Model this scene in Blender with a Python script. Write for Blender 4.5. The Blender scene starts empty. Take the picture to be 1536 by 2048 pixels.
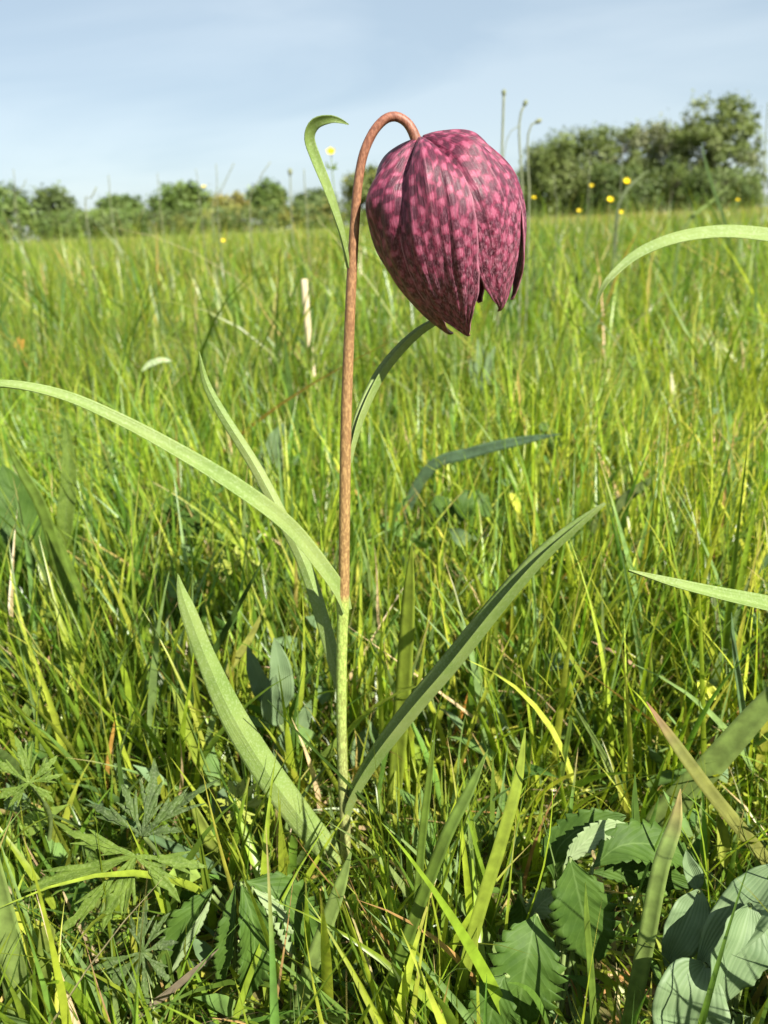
import bpy, bmesh, math, random
import numpy as np
from mathutils import Vector, Matrix
random.seed(7)
rng = np.random.default_rng(11)
R = math.radians
scene = bpy.context.scene
C = scene.collection

# ------------------------------------------------------------------ camera
F = 1547.0                      # focal length in pixels of a 1536 x 2048 frame
PITCH = math.atan((1024 - 448) / F)
ROLL = R(2.6)
D0 = 0.22                       # distance of the fritillary
H = D0 * 1.045                  # eye height
CAM = Vector((0, 0, H))
fwd = Vector((0, math.cos(PITCH), -math.sin(PITCH)))
up0 = Vector((0, math.sin(PITCH), math.cos(PITCH)))
rt0 = Vector((1, 0, 0))
rt = rt0 * math.cos(ROLL) - up0 * math.sin(ROLL)
up = up0 * math.cos(ROLL) + rt0 * math.sin(ROLL)
cd = bpy.data.cameras.new('camera')
cam = bpy.data.objects.new('camera', cd)
C.objects.link(cam)
m = Matrix.Identity(4)
for i in range(3):
    m[i][0] = rt[i]; m[i][1] = up[i]; m[i][2] = -fwd[i]; m[i][3] = CAM[i]
cam.matrix_world = m
cd.sensor_fit = 'VERTICAL'; cd.sensor_height = 36.0
cd.lens = 36.0 * F / 2048
cd.clip_start = 0.01; cd.clip_end = 3000
cd.dof.use_dof = True
cd.dof.focus_distance = D0 * 0.985
cd.dof.aperture_fstop = 19.0
scene.camera = cam

# ------------------------------------------------------------------ sky, sun, exposure
SUN = Vector((0.48, -0.58, 0.67)).normalized()
elev = math.asin(SUN.z); azim = math.atan2(SUN.x, SUN.y)
world = bpy.data.worlds.new('World'); scene.world = world
world.use_nodes = True
wt = world.node_tree; wt.nodes.clear()
def wn(t, **kw):
    n = wt.nodes.new(t)
    for k, v in kw.items(): setattr(n, k, v)
    return n
sky = wn('ShaderNodeTexSky', sky_type='NISHITA', sun_disc=False)
sky.sun_elevation = elev; sky.sun_rotation = azim
sky.air_density = 1.0; sky.dust_density = 0.1; sky.ozone_density = 1.6
tc = wn('ShaderNodeTexCoord')
mp = wn('ShaderNodeMapping'); mp.inputs['Scale'].default_value = (1.1, 1.1, 5.5)
mp.inputs['Rotation'].default_value = (0, R(-7), R(20))
nz = wn('ShaderNodeTexNoise'); nz.inputs['Scale'].default_value = 1.7
nz.inputs['Detail'].default_value = 7; nz.inputs['Roughness'].default_value = 0.5; nz.inputs['Distortion'].default_value = 0.5
mr = wn('ShaderNodeMapRange'); mr.inputs['From Min'].default_value = 0.41; mr.inputs['From Max'].default_value = 0.59
mr.inputs['To Min'].default_value = 0.0; mr.inputs['To Max'].default_value = 1.0
mx0 = wn('ShaderNodeMix', data_type='RGBA'); mx0.inputs['A'].default_value = (1.66, 2.04, 2.36, 1); mx0.inputs['B'].default_value = (2.08, 2.42, 2.66, 1)
mx = wn('ShaderNodeMix', data_type='RGBA'); mx.inputs['Factor'].default_value = 0.86
bg = wn('ShaderNodeBackground'); bg.inputs['Strength'].default_value = 0.10
wo = wn('ShaderNodeOutputWorld')
L = wt.links.new
L(tc.outputs['Generated'], mp.inputs['Vector']); L(mp.outputs['Vector'], nz.inputs['Vector'])
L(nz.outputs['Fac'], mr.inputs['Value']); L(mr.outputs['Result'], mx0.inputs['Factor']); L(mx0.outputs['Result'], mx.inputs['B'])
L(sky.outputs['Color'], mx.inputs['A']); L(mx.outputs['Result'], bg.inputs['Color'])
L(bg.outputs['Background'], wo.inputs['Surface'])
sd = bpy.data.lights.new('sun', 'SUN'); sd.energy = 5.0; sd.angle = R(0.53); sd.color = (1.0, 0.95, 0.86)
so = bpy.data.objects.new('sun', sd); C.objects.link(so)
so.rotation_euler = SUN.to_track_quat('Z', 'Y').to_euler(); so.location = (3, -2, 4)
vs = scene.view_settings
vs.view_transform = 'Standard'; vs.look = 'None'; vs.gamma = 1.0; vs.exposure = 1.5; vs.use_curve_mapping = False
scene.render.engine = 'CYCLES'
scene.cycles.max_bounces = 8; scene.cycles.diffuse_bounces = 4
scene.cycles.use_denoising = True

# ------------------------------------------------------------------ pixel <-> place helpers
def ray(px, py):
    return fwd + rt * ((px - 768) / F) + up * ((1024 - py) / F)
def P(px, py, Y):
    d = ray(px, py); return CAM + d * (Y / d.y)
def PW(px, py, Y, w):
    d = ray(px, py); t = Y / d.y
    p = CAM + d * t
    return (p.x, p.y, p.z, w * t / F)
def G(px, py, z=0.0):
    d = ray(px, py); t = (z - H) / d.z
    return CAM + d * t
def project(x, y, z):
    dx, dy, dz = x, y, z - H
    de = dx * fwd.x + dy * fwd.y + dz * fwd.z
    return (768 + F * (dx * rt.x + dy * rt.y + dz * rt.z) / de,
            1024 - F * (dx * up.x + dy * up.y + dz * up.z) / de, de)

# ------------------------------------------------------------------ object helpers
def tag(o, label, cat, group=None, kind=None):
    if label: o['label'] = label
    if cat: o['category'] = cat
    if group: o['group'] = group
    if kind: o['kind'] = kind
    return o
def thing(name, label, cat, loc=(0, 0, 0), group=None):
    o = bpy.data.objects.new(name, None); C.objects.link(o)
    o.empty_display_size = 0.02; o.location = loc
    return tag(o, label, cat, group)
def link(name, me, mat, parent=None):
    o = bpy.data.objects.new(name, me); C.objects.link(o)
    if mat is not None and not me.materials: me.materials.append(mat)
    if parent is not None:
        o.parent = parent
        o.matrix_parent_inverse = Matrix.Translation(parent.location).inverted() if parent.parent is None else Matrix.Identity(4)
    return o
def mesh_np(name, verts, quads, cols=None, uvs=None, smooth=True):
    verts = np.asarray(verts, dtype=np.float32); quads = np.asarray(quads, dtype=np.int32)
    k = quads.shape[1]
    me = bpy.data.meshes.new(name)
    me.vertices.add(len(verts)); me.vertices.foreach_set('co', verts.ravel())
    me.loops.add(quads.size); me.loops.foreach_set('vertex_index', quads.ravel())
    me.polygons.add(len(quads))
    me.polygons.foreach_set('loop_start', np.arange(0, quads.size, k, dtype=np.int32))
    me.polygons.foreach_set('use_smooth', np.full(len(quads), smooth, dtype=bool))
    me.update(calc_edges=True)
    if cols is not None:
        a = me.attributes.new('Col', 'FLOAT_COLOR', 'POINT')
        cc = np.ones((len(verts), 4), dtype=np.float32); cc[:, :3] = cols
        a.data.foreach_set('color', cc.ravel())
    if uvs is not None:
        uv = me.uv_layers.new(name='UVMap')
        uv.data.foreach_set('uv', np.asarray(uvs, dtype=np.float32)[quads.ravel()].ravel())
    me.validate()
    return me
def smooth(pts, n):
    """Catmull-Rom through rows of numbers, n samples evenly spread."""
    p = np.array(pts, dtype=float)
    if len(p) == 2: p = np.array([p[0], (p[0] + p[1]) / 2, p[1]])
    q = np.vstack([2 * p[0] - p[1], p, 2 * p[-1] - p[-2]])
    out = []
    seg = len(p) - 1
    for i in range(seg):
        for s in np.linspace(0, 1, 16, endpoint=(i == seg - 1)):
            a, b, c, d = q[i], q[i + 1], q[i + 2], q[i + 3]
            out.append(0.5 * (2 * b + (c - a) * s + (2 * a - 5 * b + 4 * c - d) * s**2 + (3 * b - a - 3 * c + d) * s**3))
    out = np.array(out)
    l = np.concatenate([[0], np.cumsum(np.linalg.norm(np.diff(out[:, :3], axis=0), axis=1))])
    t = np.linspace(0, l[-1], n)
    return np.stack([np.interp(t, l, out[:, k]) for k in range(out.shape[1])], 1)
def unit(v):
    return v / np.maximum(np.linalg.norm(v, axis=-1, keepdims=True), 1e-12)
def leaf_mesh(name, pts, facing, n=28, across=7, fold=0.25, thick=0.0004, tooth=None, wave=0.0, col=None, tipcol=None, curl=0.0, raw=False, crease=False):
    """Closed leaf: pts rows (x,y,z,width) base->tip, facing = direction of upper face (one or two vectors base/tip)."""
    c = smooth(pts, n)
    p = c[:, :3]; w = np.maximum(c[:, 3], 0.00012)
    t = unit(np.gradient(p, axis=0))
    f = np.array(facing, dtype=float)
    if f.ndim == 1: f = np.vstack([f, f])
    v = np.linspace(0, 1, n)
    fc = unit(f[0][None] * (1 - v[:, None]) + f[-1][None] * v[:, None])
    nn = unit(fc - (fc * t).sum(1, keepdims=True) * t)
    side = np.cross(t, nn)
    u = np.linspace(-1, 1, across)
    seg = np.linalg.norm(p[-1] - p[0])
    V = []; UV = []
    for layer in (0, 1):
        for i in range(n):
            us = u.copy()
            sh = np.zeros(across)
            if tooth:
                k, amp = tooth
                ph = (v[i] * k) % 1.0
                saw = 1 - ph
                us = u * (1 + np.abs(u)**3 * amp * (saw - 0.5) * 2 * (0.3 + 0.7 * math.sin(math.pi * min(1, max(0, v[i])))))
                sh = np.abs(u)**2 * seg * 0.07
            hw = w[i] / 2
            lift = fold * np.abs(us)**(1.0 if crease else 1.4) * hw + curl * us * hw * abs(1)
            if wave: lift = lift + wave * hw * np.abs(u) * math.sin(v[i] * 19 + 1.3) + wave * 0.5 * hw * np.abs(u)**2 * np.sin(v[i] * 41 + u * 2)
            th = thick * (1 - 0.85 * u**2)
            q = p[i] + np.outer(us * hw * (1 - 0.12 * fold), side[i]) + np.outer(lift - layer * th, nn[i]) + np.outer(sh, t[i])
            V.append(q); UV.append(np.stack([(u + 1) / 2, np.full(across, v[i])], 1))
    V = np.concatenate(V); UV = np.concatenate(UV)
    Q = []
    o2 = n * across
    for i in range(n - 1):
        for j in range(across - 1):
            a = i * across + j
            Q.append((a, a + across, a + across + 1, a + 1))
            Q.append((o2 + a, o2 + a + 1, o2 + a + across + 1, o2 + a + across))
        a = i * across; b = a + across - 1
        Q.append((a, o2 + a, o2 + a + across, a + across))
        Q.append((b, b + across, o2 + b + across, o2 + b))
    cols = None
    if col is not None:
        c0 = np.array(col); c1 = np.array(tipcol if tipcol is not None else col)
        g = np.clip((v - 0.84) / 0.16, 0, 1)[:, None]
        cols = np.repeat(np.concatenate([c0 * (1 - g) + c1 * g] * 2), across, axis=0)
    if raw: return V, Q, UV
    me = mesh_np(name, V, Q, cols=cols, uvs=UV)
    if crease:                                # sharp midrib
        mid = np.zeros(len(me.vertices), dtype=bool); mid[across // 2::across] = True
        ev = np.empty(len(me.edges) * 2, dtype=np.int32); me.edges.foreach_get('vertices', ev); ev = ev.reshape(-1, 2)
        a_ = me.attributes.new('sharp_edge', 'BOOLEAN', 'EDGE')
        a_.data.foreach_set('value', (mid[ev[:, 0]] & mid[ev[:, 1]]))
    return me
def tube_np(pts, sides=8):
    """rows (x,y,z,radius) -> verts, quads, v parameter"""
    c = np.asarray(pts, dtype=float); p = c[:, :3]; n = len(c)
    t = unit(np.gradient(p, axis=0))
    ref = np.array([0.0, -1.0, 0.0]) if abs(t[0][1]) < 0.8 else np.array([1.0, 0, 0])
    V = []; UV = []
    a1 = ref
    for i in range(n):
        a1 = a1 - (a1 @ t[i]) * t[i]; a1 = a1 / np.linalg.norm(a1)
        a2 = np.cross(t[i], a1)
        an = np.linspace(0, 2 * math.pi, sides, endpoint=False)
        V.append(p[i] + c[i, 3] * (np.outer(np.cos(an), a1) + np.outer(np.sin(an), a2)))
        UV.append(np.stack([np.linspace(0, 1, sides), np.full(sides, i / (n - 1))], 1))
    Q = [(i * sides + j, i * sides + (j + 1) % sides, (i + 1) * sides + (j + 1) % sides, (i + 1) * sides + j)
         for i in range(n - 1) for j in range(sides)]
    Q.append(tuple([(n - 1) * sides + k for k in (0, sides // 4, sides // 2, 3 * sides // 4)]))
    return np.concatenate(V), Q, np.concatenate(UV)
def tube(name, pts, mat, parent=None, sides=8, n=None, col=None):
    if n: pts = smooth(pts, n)
    V, Q, UV = tube_np(pts, sides)
    me = mesh_np(name, V, Q, uvs=UV, cols=None if col is None else np.tile(np.array(col), (len(V), 1)))
    return link(name, me, mat, parent)

# ------------------------------------------------------------------ materials
def newmat(name):
    mt = bpy.data.materials.new(name); mt.use_nodes = True
    mt.node_tree.nodes.clear(); return mt, mt.node_tree
def N(nt, t, ins=None, **kw):
    n = nt.nodes.new(t)
    for k, v in kw.items(): setattr(n, k, v)
    for k, v in (ins or {}).items():
        if hasattr(v, 'is_output') or isinstance(v, bpy.types.NodeSocket): nt.links.new(v, n.inputs[k])
        else: n.inputs[k].default_value = v
    return n
def mixc(nt, fac, a, b, bt='MIX'):
    n = nt.nodes.new('ShaderNodeMix'); n.data_type = 'RGBA'; n.blend_type = bt
    for k, v in ((0, fac), (6, a), (7, b)):
        if isinstance(v, bpy.types.NodeSocket): nt.links.new(v, n.inputs[k])
        elif k == 0: n.inputs[0].default_value = v
        else: n.inputs[k].default_value = (*v, 1) if len(v) == 3 else v
    return n.outputs[2]
def math_(nt, op, a, b=None, c=None):
    n = nt.nodes.new('ShaderNodeMath'); n.operation = op
    for i, v in enumerate((a, b, c)):
        if v is None: continue
        if isinstance(v, bpy.types.NodeSocket): nt.links.new(v, n.inputs[i])
        else: n.inputs[i].default_value = v
    return n.outputs[0]
def ramp(nt, fac, lo, hi, a=0.0, b=1.0):
    return N(nt, 'ShaderNodeMapRange', {'Value': fac, 'From Min': lo, 'From Max': hi, 'To Min': a, 'To Max': b}).outputs[0]
def leaf_out(nt, color, trans=0.3, rough=0.5, spec=0.35, tint=(1.15, 1.2, 0.55), bump=None, bstr=0.3, sheen=0.0):
    p = N(nt, 'ShaderNodeBsdfPrincipled', {'Base Color': color, 'Roughness': rough, 'Specular IOR Level': spec})
    tr = N(nt, 'ShaderNodeBsdfTranslucent', {'Color': mixc(nt, 1.0, color, tint, 'MULTIPLY')})
    if bump is not None:
        b = N(nt, 'ShaderNodeBump', {'Height': bump, 'Strength': bstr, 'Distance': 0.0006})
        nt.links.new(b.outputs[0], p.inputs['Normal'])
    ms = N(nt, 'ShaderNodeMixShader', {0: trans, 1: p.outputs[0], 2: tr.outputs[0]})
    N(nt, 'ShaderNodeOutputMaterial', {'Surface': ms.outputs[0]})
def attr_leaf(name, trans=0.36, rough=0.42, spec=0.4, nscale=220.0, streak=True):
    mt, nt = newmat(name)
    at = N(nt, 'ShaderNodeAttribute', attribute_name='Col')
    co = N(nt, 'ShaderNodeTexCoord')
    n1 = N(nt, 'ShaderNodeTexNoise', {'Vector': co.outputs['Object'], 'Scale': nscale, 'Detail': 3.0})
    f = ramp(nt, n1.outputs['Fac'], 0.3, 0.7, 0.72, 1.25)
    cc = N(nt, 'ShaderNodeVectorMath', {0: at.outputs['Color']}, operation='SCALE')
    nt.links.new(f, cc.inputs['Scale'])
    leaf_out(nt, cc.outputs[0], trans, rough, spec)
    return mt
M = {}
M['grass'] = attr_leaf('grass_leaf', trans=0.48, rough=0.36, spec=0.5)
M['herb'] = attr_leaf('low_herb_leaf', trans=0.3, rough=0.65, spec=0.15)
M['crown'] = attr_leaf('tree_leaf', trans=0.3, rough=0.55, spec=0.25, nscale=1.2)

def veined(name, c1, c2, rib, trans=0.28, rough=0.5, nveins=0.0, pale=None, parallel=0.0, nscale=60.0, spec=0.35, under=None, speck=None, pbump=0.35, streak=False):
    """leaf with mottle, midrib, side veins from UV; paler underside"""
    mt, nt = newmat(name)
    uv = N(nt, 'ShaderNodeUVMap', uv_map='UVMap')
    sep = N(nt, 'ShaderNodeSeparateXYZ', {0: uv.outputs[0]})
    u, v = sep.outputs[0], sep.outputs[1]
    co = N(nt, 'ShaderNodeTexCoord')
    n1 = N(nt, 'ShaderNodeTexNoise', {'Vector': co.outputs['Object'], 'Scale': nscale, 'Detail': 5.0, 'Roughness': 0.6})
    col = mixc(nt, ramp(nt, n1.outputs['Fac'], 0.32, 0.68), c1, c2)
    du = math_(nt, 'ABSOLUTE', math_(nt, 'SUBTRACT', u, 0.5))
    bump = n1.outputs['Fac']
    if parallel:
        if streak:
            cvs = N(nt, 'ShaderNodeCombineXYZ', {0: math_(nt, 'MULTIPLY', u, parallel * 0.22), 1: math_(nt, 'MULTIPLY', v, 2.5), 2: 0.0})
            sn = N(nt, 'ShaderNodeTexNoise', {'Vector': cvs.outputs[0], 'Scale': 1.0, 'Detail': 4.0, 'Roughness': 0.6})
            s = ramp(nt, sn.outputs['Fac'], 0.3, 0.7, -1.0, 1.0)
            pn_ = N(nt, 'ShaderNodeTexNoise', {'Vector': co.outputs['Object'], 'Scale': 28.0, 'Detail': 4.0})
            col = mixc(nt, ramp(nt, pn_.outputs['Fac'], 0.42, 0.66, 0.0, 0.55), col, (0.24, 0.27, 0.09))
        else:
            s = math_(nt, 'SINE', math_(nt, 'MULTIPLY', u, parallel))
        st = ramp(nt, s, 0.2, 1.0, 0.0, 0.36)
        col = mixc(nt, st, col, rib)
        bump = math_(nt, 'ADD', math_(nt, 'MULTIPLY', s, pbump), n1.outputs['Fac'])
    if nveins:
        vv = math_(nt, 'SUBTRACT', math_(nt, 'MULTIPLY', v, nveins), math_(nt, 'MULTIPLY', du, nveins * 0.55))
        vv = math_(nt, 'ADD', vv, math_(nt, 'MULTIPLY', n1.outputs['Fac'], 0.45))
        fr = math_(nt, 'ABSOLUTE', math_(nt, 'SUBTRACT', math_(nt, 'FRACT', vv), 0.5))
        line = math_(nt, 'MULTIPLY', ramp(nt, fr, 0.0, 0.07, 0.42, 0.0), ramp(nt, n1.outputs['Fac'], 0.35, 0.6, 0.3, 1.0))
        col = mixc(nt, line, col, rib)
        bump = math_(nt, 'ADD', fr, math_(nt, 'MULTIPLY', n1.outputs['Fac'], 0.6))
    col = mixc(nt, ramp(nt, du, 0.0, 0.03, 0.65, 0.0), col, rib)
    if speck is not None:
        n2 = N(nt, 'ShaderNodeTexNoise', {'Vector': co.outputs['Object'], 'Scale': 1500.0, 'Detail': 2.0})
        col = mixc(nt, ramp(nt, n2.outputs['Fac'], 0.5, 0.66, 0.0, 0.5), col, speck)
    if under is not None:
        ge = N(nt, 'ShaderNodeNewGeometry')
        at = N(nt, 'ShaderNodeAttribute', attribute_name='under')
        col = mixc(nt, at.outputs['Fac'], col, under)
    leaf_out(nt, col, trans, rough, spec, bump=bump, bstr=0.35)
    return mt
M['frit_leaf'] = veined('fritillary_leaf', (0.128, 0.198, 0.040), (0.185, 0.255, 0.066), (0.19, 0.265, 0.075), trans=0.18, rough=0.5, parallel=95.0, streak=True, nscale=90.0, speck=(0.25, 0.32, 0.14))
M['serrate'] = veined('toothed_leaf', (0.040, 0.084, 0.012), (0.070, 0.130, 0.019), (0.12, 0.19, 0.05), trans=0.3, nveins=9.0, nscale=150.0, spec=0.2, rough=0.6)
M['serrate_pale'] = veined('toothed_leaf_underside', (0.19, 0.26, 0.11), (0.26, 0.33, 0.16), (0.32, 0.38, 0.21), trans=0.25, nveins=9.0, nscale=150.0, rough=0.7, spec=0.15)
M['glaucous'] = veined('glaucous_leaf', (0.105, 0.165, 0.072), (0.160, 0.225, 0.105), (0.19, 0.26, 0.13), trans=0.22, rough=0.55, parallel=75.0, pbump=0.15, nscale=70.0, spec=0.25)
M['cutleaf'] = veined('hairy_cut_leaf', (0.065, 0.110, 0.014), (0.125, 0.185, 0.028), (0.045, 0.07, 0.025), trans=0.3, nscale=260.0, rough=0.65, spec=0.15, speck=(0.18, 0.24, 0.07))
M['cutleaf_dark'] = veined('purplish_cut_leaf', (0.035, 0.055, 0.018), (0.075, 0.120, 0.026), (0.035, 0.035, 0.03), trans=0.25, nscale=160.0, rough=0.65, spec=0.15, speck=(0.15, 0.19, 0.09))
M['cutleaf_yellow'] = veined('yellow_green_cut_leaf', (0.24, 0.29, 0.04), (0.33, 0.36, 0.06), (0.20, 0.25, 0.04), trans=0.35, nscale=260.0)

def plain(name, c1, c2, scale, rough=0.6, trans=0.0, bump=0.3, spec=0.3, stretch=(1, 1, 1), sc2=None, c3=None):
    mt, nt = newmat(name)
    co = N(nt, 'ShaderNodeTexCoord')
    mp_ = N(nt, 'ShaderNodeMapping', {'Vector': co.outputs['Object'], 'Scale': stretch})
    n1 = N(nt, 'ShaderNodeTexNoise', {'Vector': mp_.outputs[0], 'Scale': scale, 'Detail': 6.0, 'Roughness': 0.62})
    col = mixc(nt, ramp(nt, n1.outputs['Fac'], 0.35, 0.65), c1, c2)
    if c3 is not None:
        n2 = N(nt, 'ShaderNodeTexNoise', {'Vector': mp_.outputs[0], 'Scale': sc2, 'Detail': 3.0})
        col = mixc(nt, ramp(nt, n2.outputs['Fac'], 0.5, 0.68), col, c3)
    leaf_out(nt, col, trans, rough, spec, bump=n1.outputs['Fac'], bstr=bump)
    return mt
M['petal_yellow'] = plain('buttercup_petal', (0.78, 0.58, 0.01), (0.85, 0.70, 0.02), 80, rough=0.25, trans=0.25)
M['straw'] = plain('dry_straw', (0.42, 0.34, 0.19), (0.58, 0.50, 0.34), 300, rough=0.7, trans=0.1, stretch=(1, 1, 0.1))
M['stalk'] = plain('green_stalk', (0.10, 0.14, 0.04), (0.15, 0.20, 0.06), 200, rough=0.6)
M['brown_head'] = plain('brown_seed_head', (0.10, 0.08, 0.04), (0.16, 0.13, 0.07), 400, rough=0.8)
M['bark'] = plain('grey_bark', (0.09, 0.075, 0.055), (0.16, 0.14, 0.11), 6, rough=0.9, stretch=(1, 1, 0.25))
M['orange'] = plain('withered_orange', (0.45, 0.16, 0.03), (0.55, 0.30, 0.06), 300, rough=0.8, trans=0.2)
M['roof'] = plain('slate_roof', (0.09, 0.10, 0.12), (0.13, 0.14, 0.16), 3, rough=0.8)
M['shedwall'] = plain('weathered_boards', (0.12, 0.10, 0.08), (0.17, 0.15, 0.12), 4, rough=0.9, stretch=(4, 4, 0.3))

# stem: green below the long leaf's node, red-brown above (its own pigment)
mt, nt = newmat('fritillary_stem')
at = N(nt, 'ShaderNodeAttribute', attribute_name='Col')
co = N(nt, 'ShaderNodeTexCoord')
mp_ = N(nt, 'ShaderNodeMapping', {'Vector': co.outputs['Object'], 'Scale': (1, 1, 0.45)})
n1 = N(nt, 'ShaderNodeTexNoise', {'Vector': mp_.outputs[0], 'Scale': 1500.0, 'Detail': 3.0, 'Roughness': 0.7})
n2 = N(nt, 'ShaderNodeTexNoise', {'Vector': mp_.outputs[0], 'Scale': 420.0, 'Detail': 4.0})
c_ = mixc(nt, ramp(nt, n1.outputs['Fac'], 0.45, 0.60, 0.0, 0.75), at.outputs['Color'], mixc(nt, 1.0, at.outputs['Color'], (1.9, 2.1, 2.1), 'MULTIPLY'))
c_ = mixc(nt, ramp(nt, n2.outputs['Fac'], 0.58, 0.68, 0.0, 0.4), c_, mixc(nt, 1.0, at.outputs['Color'], (0.65, 0.45, 0.5), 'MULTIPLY'))
leaf_out(nt, c_, 0.04, 0.5, 0.35, bump=n1.outputs['Fac'], bstr=0.15)
M['stem'] = mt

# tepal: chequered purple and pink, finer and washed out towards the tip
mt, nt = newmat('chequered_tepal')
uv = N(nt, 'ShaderNodeUVMap', uv_map='UVMap')
sep = N(nt, 'ShaderNodeSeparateXYZ', {0: uv.outputs[0]})
u, v = sep.outputs[0], sep.outputs[1]
oi = N(nt, 'ShaderNodeObjectInfo')
off = math_(nt, 'MULTIPLY', oi.outputs['Random'], 37.0)
cv = N(nt, 'ShaderNodeCombineXYZ', {0: math_(nt, 'MULTIPLY', u, 1.0), 1: math_(nt, 'MULTIPLY', v, 2.2), 2: off})
nd = N(nt, 'ShaderNodeTexNoise', {'Vector': cv.outputs[0], 'Scale': 5.5, 'Detail': 3.0, 'Roughness': 0.6})
sd_ = N(nt, 'ShaderNodeSeparateColor', {0: nd.outputs['Color']})
uu = math_(nt, 'ADD', math_(nt, 'MULTIPLY', u, 9.0), math_(nt, 'MULTIPLY', sd_.outputs[0], 1.7))
vv = math_(nt, 'ADD', math_(nt, 'MULTIPLY', v, 24.0), math_(nt, 'MULTIPLY', sd_.outputs[1], 2.8))
ck = math_(nt, 'MULTIPLY', math_(nt, 'SINE', math_(nt, 'MULTIPLY', uu, math.pi)), math_(nt, 'SINE', math_(nt, 'MULTIPLY', vv, math.pi)))
nf = N(nt, 'ShaderNodeTexNoise', {'Vector': cv.outputs[0], 'Scale': 26.0, 'Detail': 5.0, 'Roughness': 0.7})
val = math_(nt, 'ADD', math_(nt, 'MULTIPLY', ck, 0.85), math_(nt, 'MULTIPLY', math_(nt, 'SUBTRACT', nf.outputs['Fac'], 0.5), 1.2))
val = math_(nt, 'ADD', val, ramp(nt, v, 0.1, 0.9, 0.0, 0.0))
base = mixc(nt, ramp(nt, val, -0.26, 0.22), (0.060, 0.008, 0.021), (0.165, 0.016, 0.046))
base = mixc(nt, ramp(nt, val, 0.12, 0.75, 0.0, 0.85), base, (0.315, 0.074, 0.130))
cs = N(nt, 'ShaderNodeCombineXYZ', {0: math_(nt, 'MULTIPLY', u, 46.0), 1: math_(nt, 'MULTIPLY', v, 7.0), 2: off})
ns = N(nt, 'ShaderNodeTexNoise', {'Vector': cs.outputs[0], 'Scale': 1.0, 'Detail': 4.0, 'Roughness': 0.65})
base = mixc(nt, ramp(nt, ns.outputs['Fac'], 0.52, 0.75, 0.0, 0.62), base, (0.29, 0.066, 0.120))
base = mixc(nt, ramp(nt, ns.outputs['Fac'], 0.48, 0.28, 0.0, 0.75), base, (0.05, 0.008, 0.022))
cw = N(nt, 'ShaderNodeCombineXYZ', {0: math_(nt, 'MULTIPLY', u, 60.0), 1: math_(nt, 'MULTIPLY', v, 60.0), 2: off})
nw = N(nt, 'ShaderNodeTexNoise', {'Vector': cw.outputs[0], 'Scale': 1.0, 'Detail': 4.0, 'Roughness': 0.7})
patch = math_(nt, 'MULTIPLY', ramp(nt, nw.outputs['Fac'], 0.47, 0.64), ramp(nt, v, 0.35, 0.75, 0.06, 0.5))
base = mixc(nt, patch, base, (0.52, 0.27, 0.34))
du = math_(nt, 'ABSOLUTE', math_(nt, 'SUBTRACT', u, 0.5))
base = mixc(nt, ramp(nt, du, 0.0, 0.012, 0.2, 0.0), base, (0.45, 0.20, 0.24))
base = mixc(nt, ramp(nt, du, 0.475, 0.5, 0.0, 0.55), base, (0.50, 0.22, 0.28))
p = N(nt, 'ShaderNodeBsdfPrincipled', {'Base Color': base, 'Roughness': 0.46, 'Specular IOR Level': 0.4})
bp = N(nt, 'ShaderNodeBump', {'Height': ns.outputs['Fac'], 'Strength': 0.55, 'Distance': 0.0008})
nt.links.new(bp.outputs[0], p.inputs['Normal'])
tr = N(nt, 'ShaderNodeBsdfTranslucent', {'Color': mixc(nt, 1.0, base, (1.0, 0.45, 0.5), 'MULTIPLY')})
ms = N(nt, 'ShaderNodeMixShader', {0: 0.14, 1: p.outputs[0], 2: tr.outputs[0]})
N(nt, 'ShaderNodeOutputMaterial', {'Surface': ms.outputs[0]})
M['tepal'] = mt

# ground: dark thatch close by, unresolved turf farther out
mt, nt = newmat('meadow_ground')
co = N(nt, 'ShaderNodeTexCoord')
n1 = N(nt, 'ShaderNodeTexNoise', {'Vector': co.outputs['Object'], 'Scale': 90.0, 'Detail': 8.0, 'Roughness': 0.7})
n2 = N(nt, 'ShaderNodeTexNoise', {'Vector': co.outputs['Object'], 'Scale': 0.22, 'Detail': 8.0, 'Roughness': 0.65})
n3 = N(nt, 'ShaderNodeTexNoise', {'Vector': co.outputs['Object'], 'Scale': 7.0, 'Detail': 8.0, 'Roughness': 0.75})
soil = mixc(nt, ramp(nt, n1.outputs['Fac'], 0.35, 0.65), (0.045, 0.045, 0.016), (0.14, 0.125, 0.045))
turf = mixc(nt, ramp(nt, n3.outputs['Fac'], 0.35, 0.65), (0.085, 0.13, 0.025), (0.17, 0.20, 0.06))
turf = mixc(nt, ramp(nt, n2.outputs['Fac'], 0.45, 0.62, 0.0, 0.9), turf, (0.33, 0.29, 0.14))
ln = N(nt, 'ShaderNodeVectorMath', {0: co.outputs['Object']}, operation='LENGTH')
cg = mixc(nt, ramp(nt, ln.outputs['Value'], 3.0, 12.0), soil, turf)
leaf_out(nt, cg, 0.0, 0.95, 0.05, bump=n3.outputs['Fac'], bstr=0.5)
M['ground'] = mt

# ------------------------------------------------------------------ ground
bm = bmesh.new()
rings = [0.0, 0.5, 1.5, 4, 10, 25, 60, 140, 320, 700, 1500]
prev = None
for k, r_ in enumerate(rings):
    if k == 0:
        prev = [bm.verts.new((0, 0, 0))]; continue
    cur = [bm.verts.new((r_ * math.cos(a), r_ * math.sin(a), 0)) for a in np.linspace(0, 2 * math.pi, 48, endpoint=False)]
    for i in range(48):
        j = (i + 1) % 48
        if k == 1: bm.faces.new((prev[0], cur[i], cur[j]))
        else: bm.faces.new((prev[i], cur[i], cur[j], prev[j]))
    prev = cur
me = bpy.data.meshes.new('ground'); bm.to_mesh(me); bm.free()
tag(link('ground', me, M['ground']), 'dark thatchy meadow ground under the grass', None, kind='structure')

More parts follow.
